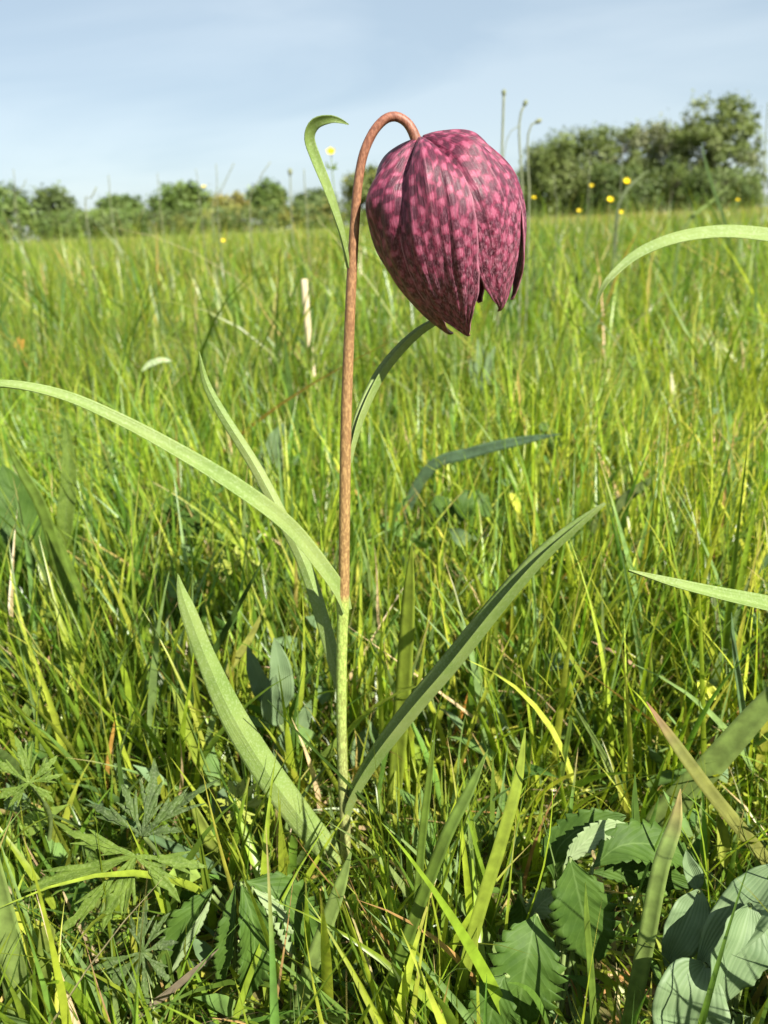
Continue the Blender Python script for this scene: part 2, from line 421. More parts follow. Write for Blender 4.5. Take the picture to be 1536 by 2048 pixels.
# ------------------------------------------------------------------ grass as stuff
PAL = np.array([(0.195, 0.275, 0.022), (0.138, 0.225, 0.022), (0.258, 0.325, 0.034), (0.088, 0.165, 0.020),
                (0.140, 0.222, 0.068), (0.315, 0.350, 0.050), (0.095, 0.185, 0.032)])
DRY = np.array([(0.42, 0.34, 0.15), (0.50, 0.40, 0.22), (0.36, 0.22, 0.08), (0.46, 0.36, 0.12)])
def grass_colors(n, dryp):
    c = PAL[rng.choice(len(PAL), n, p=[.24, .2, .17, .13, .1, .08, .08])].copy()
    d = rng.random(n) < dryp
    c[d] = DRY[rng.choice(len(DRY), d.sum())]
    return c * rng.uniform(0.75, 1.2, (n, 1)) * rng.uniform(0.93, 1.07, (n, 3)), d
def blades(name, x, y, h, w, az, lean, bend, segs, across, col, z0=-0.004, tipdry=0.25, mat='grass'):
    n = len(x)
    t = np.linspace(0, 1, segs + 1)
    a = lean[:, None] + bend[:, None] * t[None] ** 1.4
    dl = h[:, None] / segs
    dh = np.sin((a[:, :-1] + a[:, 1:]) / 2) * dl; dv = np.cos((a[:, :-1] + a[:, 1:]) / 2) * dl
    rh = np.concatenate([np.zeros((n, 1)), np.cumsum(dh, 1)], 1); rz = np.concatenate([np.zeros((n, 1)), np.cumsum(dv, 1)], 1)
    # sideways curve
    sw = rng.normal(0, 0.10, n)[:, None] * h[:, None] * t[None] ** 2
    dx, dy = np.cos(az)[:, None], np.sin(az)[:, None]
    px = x[:, None] + rh * dx - sw * dy; py = y[:, None] + rh * dy + sw * dx; pz = z0 + rz
    pz = np.maximum(pz, 0.002 * t[None])
    prof = np.clip((0.62 + 0.55 * np.sin(np.pi * np.minimum(t * 1.15 + 0.12, 1) ** 0.9)), 0, 1) * (1 - t ** 2.6) + 0.02
    hw = w[:, None] * prof[None] / 2
    tw = rng.uniform(-0.9, 0.9, n)[:, None] + rng.normal(0, 0.5, n)[:, None] * t[None]
    ct, st = np.cos(tw), np.sin(tw)
    # side = horizontal perpendicular turned about the blade by tw
    nx, ny, nzz = np.cos(a) * dx, np.cos(a) * dy, -np.sin(a)
    sx, sy, sz = -dy * ct + nx * st, dx * ct + ny * st, nzz * st
    qx, qy, qz = nx * ct + dy * st, ny * ct - dx * st, nzz * ct
    us = np.array([-1.0, 1.0]) if across == 2 else np.array([-1.0, 0.0, 1.0])
    V = np.empty((n, segs + 1, across, 3), dtype=np.float32)
    for k, u_ in enumerate(us):
        f = 0.35 if across == 3 and u_ == 0 else 0.0
        V[:, :, k, 0] = px + sx * hw * u_ + qx * hw * f
        V[:, :, k, 1] = py + sy * hw * u_ + qy * hw * f
        V[:, :, k, 2] = pz + sz * hw * u_ + qz * hw * f
    idx = np.arange(n * (segs + 1) * across).reshape(n, segs + 1, across)
    Q = np.stack([idx[:, :-1, :-1], idx[:, :-1, 1:], idx[:, 1:, 1:], idx[:, 1:, :-1]], -1).reshape(-1, 4)
    base = np.array([0.20, 0.26, 0.06])
    g0 = np.clip(1 - t * 5, 0, 1)[None, :, None] * 0.35
    cc = col[:, None, :] * (1 - g0) + base * g0
    td = (rng.random(n) < tipdry)[:, None, None] * np.clip((t - 0.78) / 0.22, 0, 1)[None, :, None]
    cc = cc * (1 - td) + np.array([0.42, 0.30, 0.12]) * td
    cc = np.repeat(cc[:, :, None, :], across, 2)
    me = mesh_np(name, V.reshape(-1, 3), Q, cols=cc.reshape(-1, 3))
    return link(name, me, M[mat])
def vnoise(x, y, s, seed):
    r_ = np.random.default_rng(seed); o = np.zeros_like(x)
    for k in range(6):
        a, b, c = r_.normal(0, s, 2).tolist() + [r_.uniform(0, 6.28)]
        o += np.sin(a * x + b * y + c)
    return o / 6 ** 0.5
def wedge(n, y0, y1, mleft, mright, power=1.0):
    """points in the view wedge, density falling with distance by power"""
    k = int(n * 4.5)
    y = y0 + (y1 - y0) * rng.random(k) ** power
    hw = 0.52 * y
    xm = 0.52 * y1 + max(mleft, mright)
    x = rng.uniform(-xm, xm, k)
    ok = (x > -hw - mleft) & (x < hw + mright)
    return x[ok][:n], y[ok][:n]
def place(n, y0, y1, ml, mr, hr, wr, leanr, bendr, dry, clump=0.5, csize=0.012, power=1.0, hmul=1.0, xmin=None):
    x, y = wedge(n, y0, y1, ml, mr, power)
    if xmin is not None: x, y = x[x > xmin], y[x > xmin]
    n = len(x)
    az = rng.uniform(0, 2 * math.pi, n)
    nc = max(1, n // 14)
    ci = rng.integers(0, nc, n); use = rng.random(n) < clump
    cx, cy = x[:nc].copy(), y[:nc].copy()
    gx, gy = rng.normal(0, csize, n), rng.normal(0, csize, n)
    x = np.where(use, cx[ci] + gx, x); y = np.where(use, cy[ci] + gy, y)
    az = np.where(use, np.arctan2(gy, gx) + rng.normal(0, 0.5, n), az)
    h = rng.uniform(*hr, n) * (1 + 0.24 * vnoise(x, y, 7.0, 3) + 0.14 * vnoise(x, y, 1.2, 5)) * hmul
    h = np.maximum(h, hr[0] * 0.5)
    w = rng.uniform(*wr, n)
    lean = np.abs(rng.normal(leanr[0], leanr[1], n)); bend = rng.normal(bendr[0], bendr[1], n)
    col, d = grass_colors(n, dry)
    pn = vnoise(x, y, 5.0, 9)[:, None]
    col = col * (1 + 0.16 * pn + 0.10 * vnoise(x, y, 1.5, 21)[:, None])
    yl = np.clip(vnoise(x, y, 2.5, 31), 0, 1.5)[:, None]
    col = col * (1 + yl * np.array([0.22, 0.08, 0.05]))
    lean = np.where(d, lean + rng.uniform(0, 0.6, n), lean)
    # keep the line of sight to the fritillary and its leaves open: nothing tall between it and the eye
    tx = x + h * np.sin(lean + bend * .4) * np.cos(az); ty = y + h * np.sin(lean + bend * .4) * np.sin(az); tz = h * np.cos(lean + bend * .4)
    front = (y < D0 + 0.03) | (ty < D0 + 0.01)
    sky_lim = 450 - 0.045 * (768 + F * x / np.maximum(y, .05) * .93) + 30 - rng.exponential(36, n)
    lim = 1430 + rng.exponential(190, n)
    lim = np.where(np.abs(x - PX) < 0.016, np.maximum(lim, 1690), lim)
    for _ in range(8):
        qx, qy, de = project(tx, np.maximum(ty, 0.02), tz)
        bad = front & ((qy < lim) | (de < 0.05))
        f = np.where(bad, 0.85, 1.0)
        h = h * f; tx = x + (tx - x) * f; ty = y + (ty - y) * f; tz = tz * f
    for _ in range(6):                       # only the odd stem tops the skyline
        qx, qy, de = project(tx, np.maximum(ty, 0.02), tz)
        f = np.where((y > 0.3) & (qy < sky_lim), 0.88, 1.0)
        h = h * f; tx = x + (tx - x) * f; ty = y + (ty - y) * f; tz = tz * f
    ok = ~(front & (h < 0.012)) & (np.hypot(x, y) > 0.085) & (ty > 0.09)
    ok &= np.hypot(x - PX, y - PY) > 0.004
    # the herbs in front shade out most of the grass that would stand before them
    for (bx0, bx1, by0, by1) in ((970, 1400, 1630, 2060), (60, 440, 1520, 1810), (330, 640, 1755, 1985), (1320, 1560, 1760, 2060)):
        for f in (1.0, 0.75, 0.5):
            qx, qy, de = project(x + (tx - x) * f, np.maximum(y + (ty - y) * f, 0.02), tz * f)
            ok &= ~((qx > bx0) & (qx < bx1) & (qy > by0) & (qy < by1) & (y < 0.215) & (tz > 0.022) & (rng.random(n) < 0.62))
    return [a_[ok] for a_ in (x, y, h, w, az, lean, bend)] + [col[ok]]
PX, PY, _ = G(690, 1752)
stuff = []
def sward(label, n, segs, across, *a, tipdry=0.25, bright=1.0, **k):
    x, y, h, w, az, lean, bend, col = place(n, *a, **k)
    o = blades('grass', x, y, h, w, az, lean, bend, segs, across, col * bright, tipdry=tipdry)
    tag(o, label, 'grass', kind='stuff'); stuff.append(o)
sward('fine short grass crowding the ground around the fritillary', 13000, 6, 2, 0.06, 0.95, 0.12, 0.2, (0.028, 0.080), (0.0008, 0.0018), (0.22, 0.22), (0.35, 0.4), 0.06, power=1.3, tipdry=0.15)
sward('longer flat green grass leaves around the fritillary', 15000, 8, 3, 0.07, 1.0, 0.12, 0.22, (0.04, 0.115), (0.0017, 0.0040), (0.24, 0.2), (0.22, 0.35), 0.03, power=1.35, tipdry=0.15, bright=1.32)
sward('low matted green grass under the taller blades', 26000, 4, 2, 0.06, 0.7, 0.10, 0.15, (0.02, 0.055), (0.0011, 0.0027), (0.8, 0.35), (0.5, 0.4), 0.06, power=1.2, tipdry=0.1, bright=1.25)
sward('dead straw-coloured grass lying low in the sward', 2200, 6, 2, 0.07, 1.0, 0.10, 0.15, (0.03, 0.09), (0.0006, 0.0014), (0.6, 0.4), (0.3, 0.5), 0.96, power=1.1)
sward('grass of the middle meadow behind the fritillary', 74000, 5, 2, 0.85, 3.6, 0.2, 0.35, (0.04, 0.115), (0.0016, 0.0044), (0.50, 0.38), (0.4, 0.8), 0.10, power=1.4, csize=0.03)
sward('taller grass leaves standing above the middle meadow', 6000, 8, 3, 0.8, 7.0, 0.2, 0.35, (0.11, 0.27), (0.0020, 0.0046), (0.38, 0.3), (0.4, 0.5), 0.03, power=1.7, csize=0.07)
sward('far meadow grass running back to the hedges', 90000, 4, 2, 3.4, 30.0, 0.5, 0.8, (0.06, 0.21), (0.005, 0.014), (0.34, 0.25), (0.4, 0.5), 0.16, power=2.0, csize=0.10)
sward('scattered tall grass leaves and stems topping the meadow', 9000, 7, 2, 1.2, 11.0, 0.3, 0.5, (0.18, 0.42), (0.0025, 0.007), (0.22, 0.18), (0.3, 0.4), 0.06, power=1.5, csize=0.15)
sward('belt of dry buff grass in front of the willows', 26000, 4, 2, 9.0, 34.0, 0.5, 0.8, (0.14, 0.30), (0.008, 0.016), (0.2, 0.2), (0.4, 0.4), 0.8, power=1.2, csize=0.2, xmin=2.5)

# ------------------------------------------------------------------ trees and hedge shrubs far behind
def tree(label, x0, x1, ytop, ybase, Y, cols, nleaf, kind='tree', leaf=0.16, gaps=0.0, shape=1.0, seed=0, group=None, trunks=1):
    r_ = np.random.default_rng(100 + seed)
    a = P(x0, ybase, Y); b = P(x1, ybase, Y); top = P((x0 + x1) / 2, ytop, Y)
    W = b.x - a.x; cx = (a.x + b.x) / 2; Ht = top.z
    root = thing('tree' if kind == 'tree' else 'shrub', label, kind, (cx, Y, 0), group)
    # limbs
    ends = []
    tv = []; tq = []; ofs = 0
    def add(pts, rr0, rr1, sides=6):
        nonlocal ofs
        s = smooth(pts, 8); rad = np.linspace(rr0, rr1, 8)[:, None]
        V, Q, _ = tube_np(np.hstack([s, rad]), sides)
        tv.append(V); tq.extend([tuple(i + ofs for i in q) for q in Q]); ofs += len(V)
    for k in range(trunks):
        tv = []; tq = []; ofs = 0
        bx = cx + (0 if trunks == 1 else r_.uniform(-0.3, 0.3) * W)
        by = Y + (0 if trunks == 1 else r_.uniform(-0.2, 0.2) * W)
        th = Ht * r_.uniform(0.28, 0.4)
        fork = (bx + r_.normal(0, 0.05) * W, by, th)
        add([(bx, by, -0.2), ((bx + fork[0]) / 2 + r_.normal(0, .03) * W, by, th / 2), fork], 0.022 * Ht / trunks**.5, 0.016 * Ht / trunks**.5)
        for j in range(7 if trunks == 1 else 4):
            an = r_.uniform(0, 6.28); rad = r_.uniform(0.12, 0.42) * W / (1 if trunks == 1 else 1.8)
            e = (fork[0] + rad * math.cos(an), fork[1] + rad * math.sin(an), th + (Ht - th) * r_.uniform(0.45, 0.92) * (1 - 0.35 * (rad / W * 2)**2))
            mid = ((fork[0] * 1.2 + e[0] * .8) / 2, (fork[1] * 1.2 + e[1] * .8) / 2, (fork[2] + e[2]) / 2 + 0.05 * Ht)
            add([fork, mid, e], 0.010 * Ht / trunks**.5, 0.002 * Ht)
            ends.append(e)
            for q in range(3):
                d_ = r_.normal(0, 0.10 * W, 3); d_[2] = abs(d_[2]) * 0.8
                e2 = (mid[0] * .5 + e[0] * .5 + d_[0], mid[1] * .5 + e[1] * .5 + d_[1], min(Ht * .95, mid[2] * .5 + e[2] * .5 + d_[2]))
                add([mid, tuple((np.array(mid) + e2) / 2 + r_.normal(0, .02 * W, 3)), e2], 0.005 * Ht, 0.0015 * Ht, 4)
                ends.append(e2)
        link('trunk', mesh_np('trunk', np.concatenate(tv), tq), M['bark'], root)
    # crown: leaf-sized faces in clumps
    nb = int(150 + W * 8)
    cc = []
    while len(cc) < nb:
        q = r_.uniform(-1, 1, 3); q[2] = r_.uniform(0, 1)
        prof = math.sqrt(max(0, 1 - abs((q[2] - 0.36) / 0.66)**(2.2 * shape)))
        if math.hypot(q[0], q[1]) > prof: continue
        if r_.random() < 0.35 and math.hypot(q[0], q[1]) < prof * 0.6 and q[2] < 0.75: continue
        cc.append((cx + q[0] * W * 0.46, Y + q[1] * W * 0.42, Ht * (0.05 + 0.91 * q[2])))
    for e in ends: cc.append(e)
    cc = np.array(cc); rad = r_.uniform(0.045, 0.12, len(cc)) * (W * 0.5 + Ht * 0.5)
    if gaps: rad *= (1 - gaps * 0.45)
    ci = r_.choice(len(cc), nleaf, p=rad**2 / (rad**2).sum())
    g = r_.normal(0, 0.52, (nleaf, 3))
    g[:, 2] *= 0.85
    pos = cc[ci] + g * rad[ci][:, None]
    spr = r_.random(nleaf) < 0.12              # loose sprays that break the outline
    pos[spr] += r_.normal(0, 1, (spr.sum(), 3)) * rad[ci][spr][:, None] * np.array([0.25, 0.25, 0.4])
    up_ = r_.random(nleaf) < 0.10              # upright shoots along the top
    pos[up_, 2] += r_.random(up_.sum()) ** 2 * 0.10 * Ht
    ok = (pos[:, 2] > 0.02) & (pos[:, 2] < Ht * 1.06)
    pos = pos[ok]; ci = ci[ok]; k = len(pos)
    nrm = unit(r_.normal(0, 1, (k, 3)) + unit(pos - np.array([cx, Y, Ht * 0.3])) * 1.5)
    t1 = unit(np.cross(nrm, r_.normal(0, 1, (k, 3)))); t2 = np.cross(nrm, t1)
    s = leaf * r_.uniform(0.5, 1.2, (k, 1)); asp = r_.uniform(0.35, 0.7, (k, 1))
    V = np.stack([pos - t1 * s, pos + t2 * s * asp, pos + t1 * s, pos - t2 * s * asp], 1).reshape(-1, 3)
    base = np.array(cols)[r_.integers(0, len(cols), len(cc))][ci] * r_.uniform(0.75, 1.25, (k, 1))
    link('crown', mesh_np('crown', V, np.arange(k * 4).reshape(k, 4), cols=np.repeat(base, 4, 0), smooth=False), M['crown'], root)
    return root
OLIVE = [(0.125, 0.160, 0.042), (0.142, 0.180, 0.050), (0.168, 0.200, 0.068), (0.105, 0.140, 0.038)]
GREYG = [(0.165, 0.180, 0.090), (0.145, 0.158, 0.075), (0.195, 0.205, 0.115)]
MIDG = [(0.095, 0.150, 0.032), (0.115, 0.172, 0.038), (0.135, 0.188, 0.045)]
DARKG = [(0.075, 0.112, 0.030), (0.092, 0.130, 0.036), (0.11, 0.15, 0.045)]
YELG = [(0.23, 0.22, 0.05), (0.26, 0.22, 0.065), (0.19, 0.20, 0.05)]
hb = 'trees and shrubs along the far hedge'
tree('round bushy olive willow, lowest of the three beside the flower', 1025, 1215, 262, 428, 44, OLIVE, 18000, leaf=0.11, seed=1, trunks=3)
tree('loose greyish olive willow between the round one and the tallest tree', 1190, 1370, 236, 426, 47, GREYG + OLIVE[:2], 15000, leaf=0.11, gaps=0.5, shape=0.8, seed=2, trunks=3)
tree('tallest olive-green tree on the skyline with sky showing through its branches', 1318, 1520, 184, 424, 43, OLIVE + GREYG[:1], 15000, leaf=0.11, gaps=0.75, shape=0.9, seed=33)
tree('olive shrub at the picture edge next to the tallest tree', 1534, 1660, 282, 422, 46, OLIVE, 9000, leaf=0.12, seed=4, gaps=0.4)
tree('low dark olive undergrowth shrub in front of the tallest tree', 1330, 1520, 340, 424, 40, DARKG + OLIVE[:1], 9000, 'shrub', leaf=0.10, seed=5, trunks=3)
tree('low dark undergrowth shrub between the willows', 1150, 1340, 330, 425, 41, DARKG + OLIVE[:1], 8000, 'shrub', leaf=0.10, seed=6, trunks=3)
tree('low continuous scrub closing the gaps behind the willows', 1010, 1300, 352, 428, 55, OLIVE[:2] + DARKG, 8000, 'shrub', leaf=0.14, seed=7, trunks=3)
tree('low dark scrub at the foot of the tallest tree, farther back', 1280, 1530, 362, 424, 56, OLIVE[:2] + DARKG, 9000, 'shrub', leaf=0.14, seed=8, trunks=3)
tree('dark green domed tree at the far left end of the hedge', -70, 85, 364, 462, 85, MIDG, 7000, leaf=0.24, seed=11, group=hb)
tree('dull green rounded tree sloping down to the gap in the hedge', 65, 172, 370, 460, 92, DARKG + OLIVE[:1], 6000, leaf=0.24, seed=12, group=hb)
tree('low green rounded shrub on the right side of the hedge gap', 185, 305, 390, 456, 85, MIDG + DARKG[:1], 6000, 'shrub', leaf=0.22, seed=13, group=hb)
tree('bright green tree, broadest of the hedge, beside the yellowish bush', 300, 440, 364, 454, 84, MIDG, 7500, leaf=0.24, seed=14, group=hb)
tree('yellowish green bush in the middle of the hedge', 425, 512, 386, 452, 80, YELG, 4500, 'shrub', leaf=0.22, seed=15, group=hb)
tree('small dark green dome-crowned tree standing right of the yellowish bush', 492, 585, 358, 450, 88, MIDG, 5500, leaf=0.24, seed=16, group=hb)
tree('low brownish green scrub under the dome-crowned tree', 545, 700, 402, 449, 78, DARKG + YELG[:1], 5000, 'shrub', leaf=0.2, seed=17, group=hb)
tree('distant dark low tree line shrub behind the scrub', 580, 690, 378, 446, 120, DARKG, 4500, 'shrub', leaf=0.3, seed=18, group=hb)
tree('yellow-green tree showing between the stem and the flower', 682, 800, 326, 444, 60, OLIVE + YELG[2:], 7500, leaf=0.16, gaps=0.3, seed=19)
tree('low green scrub under the gap in the hedge', 60, 330, 424, 460, 76, DARKG + MIDG, 6000, 'shrub', leaf=0.2, seed=20, trunks=3, group=hb)
tree('low mixed scrub hiding the foot of the middle hedge', 300, 560, 418, 455, 74, DARKG + YELG[2:], 6500, 'shrub', leaf=0.2, seed=21, trunks=3, group=hb)

# little grey-roofed shed by the hedge
a = P(484, 446, 72)
sh = thing('shed', 'small grey-roofed field shed at the foot of the hedge', 'shed', (a.x, 72, 0))
def boxm(name, x0, x1, y0, y1, z0, z1, mat, parent):
    bm = bmesh.new(); bmesh.ops.create_cube(bm, size=1)
    for v_ in bm.verts: v_.co = Vector(((x0 + x1) / 2 + v_.co.x * (x1 - x0), (y0 + y1) / 2 + v_.co.y * (y1 - y0), (z0 + z1) / 2 + v_.co.z * (z1 - z0)))
    me = bpy.data.meshes.new(name); bm.to_mesh(me); bm.free()
    return link(name, me, mat, parent)
sx, sw_ = a.x, 1.5
boxm('wall', sx, sx + sw_, 72, 73.5, 0, 0.62, M['shedwall'], sh)
bm = bmesh.new()
vv_ = [bm.verts.new(c_) for c_ in ((sx - .1, 71.85, .6), (sx + sw_ + .1, 71.85, .6), (sx + sw_ + .1, 72.75, 1.12), (sx - .1, 72.75, 1.12), (sx + sw_ + .1, 73.65, .6), (sx - .1, 73.65, .6))]
bm.faces.new((vv_[0], vv_[1], vv_[2], vv_[3])); bm.faces.new((vv_[3], vv_[2], vv_[4], vv_[5])); bm.faces.new((vv_[1], vv_[4], vv_[2])); bm.faces.new((vv_[0], vv_[3], vv_[5])); bm.faces.new((vv_[0], vv_[5], vv_[4], vv_[1]))
me = bpy.data.meshes.new('roof'); bm.to_mesh(me); bm.free(); link('roof', me, M['roof'], sh)

# ------------------------------------------------------------------ the fritillary
Yp = D0
frit = thing('fritillary_plant', 'nodding chequered purple fritillary on a red-brown stem among the grass', 'flower', (PX, PY, 0))
sp = [(690, 1772, 11), (691, 1700, 11), (690, 1640, 11.5), (686, 1560, 11), (683, 1450, 11), (683, 1340, 11.5), (685, 1250, 12), (686, 1212, 13.6), (687, 1192, 13.2), (688, 1165, 12), (689, 1050, 12), (692, 850, 12),
      (698, 680, 11.5), (704, 540, 11), (710, 440, 10.5), (716, 370, 10), (726, 312, 10), (745, 267, 9.8), (768, 240, 9.8), (790, 233, 9.8), (810, 242, 10), (824, 260, 11), (836, 290, 12)]
st = smooth([PW(x_, y_, Yp, r_ * 0.94) for x_, y_, r_ in sp], 260)
V, Q, UV = tube_np(st, 14)
rr = rng.normal(0, 1, 200)
zz = V[:, 2]; zn = P(687, 1196, Yp).z; ztop = P(790, 233, Yp).z
gcol = np.array([0.200, 0.245, 0.055]); bcol = np.array([0.205, 0.120, 0.047]); rcol = np.array([0.155, 0.058, 0.036]); low = np.array([0.185, 0.185, 0.065])
f1 = np.clip((zz - zn) / 0.003 + 0.5, 0, 1)[:, None]; f2 = np.clip((zz - zn) / (ztop - zn), 0, 1)[:, None] ** 2.2; f0 = np.clip((zn - zz - 0.03) / 0.05, 0, 1)[:, None]
cols = (gcol * (1 - f0) + low * f0) * (1 - f1) + (bcol * (1 - f2) + rcol * f2) * f1
side_g = np.clip((V[:, 2] - P(0, 560, Yp).z) / 0.002, 0, 1)
link('stem', mesh_np('stem', V, Q, cols=cols, uvs=UV), M['stem'], frit)

def fleaf(pts, facing, label=None, fold=0.35, thick=0.0007, parent=frit, n=44):
    rows = [PW(x_, y_, Y_, w_) for x_, y_, Y_, w_ in pts]
    o = link('leaf', leaf_mesh('leaf', rows, facing, n=n, across=9, fold=fold, thick=thick, crease=(fold < 0 or fold > 0.5)), M['frit_leaf'], parent)
    if label: o['label'] = label
    return o
TC = (0.05, -0.80, 0.60)     # faces the eye and the sky
fleaf([(692, 1222, Yp - .001, 24), (680, 1188, Yp - .0015, 32), (648, 1140, Yp - .003, 34), (575, 1052, Yp - .006, 36), (470, 973, Yp - .010, 36), (350, 900, Yp - .014, 32), (230, 836, Yp - .018, 27), (120, 790, Yp - .020, 24), (0, 768, Yp - .022, 18), (-110, 782, Yp - .022, 14), (-190, 815, Yp - .022, 3)],
      [(0.55, -0.75, 0.4), (0.1, -0.62, 0.85)], 'long arching leaf sweeping off from the colour change of the stem', fold=0.45, thick=0.0012)
fleaf([(684, 1400, Yp + .001, 8), (674, 1345, Yp + .002, 24), (652, 1262, Yp + .005, 26), (612, 1135, Yp + .010, 25), (562, 1030, Yp + .014, 24), (508, 928, Yp + .018, 22), (445, 828, Yp + .021, 19), (412, 765, Yp + .022, 14), (398, 703, Yp + .022, 2)],
      [(0.15, -0.9, 0.25), (0.2, -0.85, 0.35)], fold=-0.7)
fleaf([(696, 1752, Yp + .000, 30), (668, 1716, Yp - .003, 42), (600, 1634, Yp - .006, 52), (525, 1530, Yp - .008, 53), (462, 1425, Yp - .009, 48), (412, 1315, Yp - .009, 37), (376, 1222, Yp - .008, 30), (362, 1180, Yp - .007, 16), (356, 1150, Yp - .007, 3)],
      [(0.25, -0.85, 0.45), (0.25, -0.85, 0.40)], 'broad lowest leaf rising from the foot of the stem', fold=-0.45, thick=0.0012)
fleaf([(695, 1640, Yp, 10), (708, 1600, Yp - .002, 24), (755, 1526, Yp - .005, 36), (837, 1423, Yp - .010, 45), (915, 1332, Yp - .013, 47), (1008, 1214, Yp - .016, 43), (1087, 1121, Yp - .018, 35), (1154, 1056, Yp - .019, 22), (1209, 1005, Yp - .019, 2)],
      [(-0.63, -0.13, 0.71), (-0.63, -0.15, 0.71)], 'straight channelled leaf slanting up away from the lower stem', fold=1.25, thick=0.0009)
fleaf([(700, 925, Yp + .001, 6), (708, 890, Yp + .002, 16), (727, 832, Yp + .006, 24), (762, 760, Yp + .012, 27), (802, 706, Yp + .017, 25), (845, 664, Yp + .021, 20), (885, 640, Yp + .024, 12), (915, 634, Yp + .026, 2)],
      [(-0.70, -0.26, 0.6), (-0.65, -0.26, 0.65)], fold=1.2)
fleaf([(699, 535, Yp - .001, 6), (692, 500, Yp - .002, 12), (680, 452, Yp - .003, 17), (655, 378, Yp - .004, 22), (630, 315, Yp - .005, 23), (618, 275, Yp - .006, 23), (630, 247, Yp - .007, 23), (660, 238, Yp - .008, 16), (682, 242, Yp - .008, 9), (697, 249, Yp - .008, 2)],
      [(0.85, -0.45, 0.1), (0.2, -0.92, -0.3)], 'uppermost leaf curled over like a hook against the sky', fold=0.25, thick=0.0010)

# flower: six tepals round a tilted axis
A0 = np.array(P(838, 277, Yp)); T0 = np.array(P(965, 642, Yp))
axis = T0 - A0; S = np.linalg.norm(axis) / 1100.0            # metres per profile unit along the axis
axis = unit(axis); tilt = R(8)
axis = unit(axis * math.cos(tilt) + np.array([0, 1.0, 0]) * math.sin(tilt))
e_cam = unit(np.array([0, -1.0, 0]) - np.array([0, -1.0, 0]) @ axis * axis)
e_rt = np.cross(e_cam, axis); e_rt = e_rt if e_rt[0] > 0 else -e_rt
d_ = ray(890, 450); SR = (Yp / d_.y) / F / 2.844             # metres per profile unit across
prof = smooth([(0, 30, 0), (2, 80, 0), (14, 140, 0), (46, 215, 0), (105, 288, 0), (190, 344, 0), (300, 388, 0), (420, 410, 0), (560, 406, 0), (700, 378, 0), (820, 338, 0), (930, 292, 0), (1030, 240, 0), (1085, 206, 0), (1105, 186, 0)], 70)[:, :2]
flower = bpy.data.objects.new('flower_head', None); C.objects.link(flower); flower.empty_display_size = 0.02
flower.parent = frit; flower.matrix_parent_inverse = Matrix.Translation(frit.location).inverted()
flower['label'] = 'drooping bell of chequered magenta and dark purple tepals'
def tepal(phi0, outer, slen, seed, twist, hw0, kst, tipr):
    r_ = np.random.default_rng(seed)
    nv, nu = 90, 35
    V = []; UV = []
    vs_ = np.linspace(0, 1, nv); us_ = np.linspace(-1, 1, nu)
    pv = np.linspace(0, 1, len(prof))
    ph = r_.uniform(0, 6.28, 6)
    for v_ in vs_:
        s_ = np.interp(v_, pv, prof[:, 0]) * slen; r0 = np.interp(v_, pv, prof[:, 1])
        k = max(0.0, (v_ - kst) / (1 - kst))            # ogive tip
        half = (hw0 + (3 if outer else 6) * math.sin(math.pi * min(1, v_ / 0.62))) * max(0.0, 1 - k ** 2.0) ** 0.92
        half = max(half, 3.4 * (1 if v_ < 0.999 else 0.6))
        jag = 0.6 * math.sin(v_ * 31 + ph[0]) + 0.4 * math.sin(v_ * 67 + ph[1])
        r0 = r0 * (1 + (tipr - 1) * max(0, (v_ - 0.45) / 0.55) ** 2)
        sh = math.exp(-((v_ - 0.20) / 0.15) ** 2)       # shoulder
        for u_ in us_:
            phi = R(phi0 + twist * v_ + u_ * (half + jag * abs(u_) * (0.5 + k)))
            cu = math.cos(u_ * math.pi / 2)
            lobe = 0.140 * (cu - 0.72) * (0.30 + 2.0 * sh)
            ribs = 0.048 * (math.exp(-((u_ - 0.48) / 0.10) ** 2) + math.exp(-((u_ + 0.48) / 0.10) ** 2)) * math.sin(math.pi * min(1, v_ / 0.85)) ** 0.7 - 0.012 + 0.009 * math.cos(u_ * 8 * math.pi + ph[2]) + 0.014 * math.sin(5.5 * u_ + 9 * v_ + ph[3]) * v_ + 0.006 * math.sin(23 * v_ + 9 * u_ + ph[4])
            keel = 0.065 * math.exp(-(u_ / 0.16) ** 2) * sh - 0.014 * math.exp(-(u_ / 0.10) ** 2) * (1 - sh) * (1 - k)
            r_t = r0 * (1 + lobe + ribs + keel) + (14 if outer else -6) * min(1, v_ * 4) + (6 * abs(u_) ** 3 if outer else -10 * abs(u_) ** 3)
            r_t *= 1 - 0.05 * k * k * (1 - abs(u_))
            dip = 80 * (abs(u_) ** 1.6) * math.exp(-((v_ - 0.13) / 0.11) ** 2) - 14 * cu * math.exp(-((v_ - 0.15) / 0.08) ** 2)
            if phi0 == -62: r_t *= 1.03 - 0.07 * max(0, (v_ - 0.5) / 0.5) + 0.06 * math.exp(-((v_ - 0.28) / 0.10) ** 2); dip += 26 * math.exp(-((v_ - 0.15) / 0.08) ** 2)
            if phi0 in (112, 54): r_t *= 1 - 0.075 * math.exp(-((v_ - 0.29) / 0.12) ** 2)
            if phi0 in (172, 112, 54): dip += 26 * math.exp(-((v_ - 0.14) / 0.10) ** 2)
            rd = e_cam * math.cos(phi) + e_rt * math.sin(phi)
            V.append(A0 + axis * (s_ + dip) * S + rd * r_t * SR); UV.append(((u_ + 1) / 2, v_))
    Q = [(i * nu + j, i * nu + j + 1, (i + 1) * nu + j + 1, (i + 1) * nu + j) for i in range(nv - 1) for j in range(nu - 1)]
    me = mesh_np('tepal', V, Q, uvs=UV)
    o = link('tepal', me, M['tepal'], flower)
    sm = o.modifiers.new('thickness', 'SOLIDIFY'); sm.thickness = 0.00045; sm.offset = -1
    return o
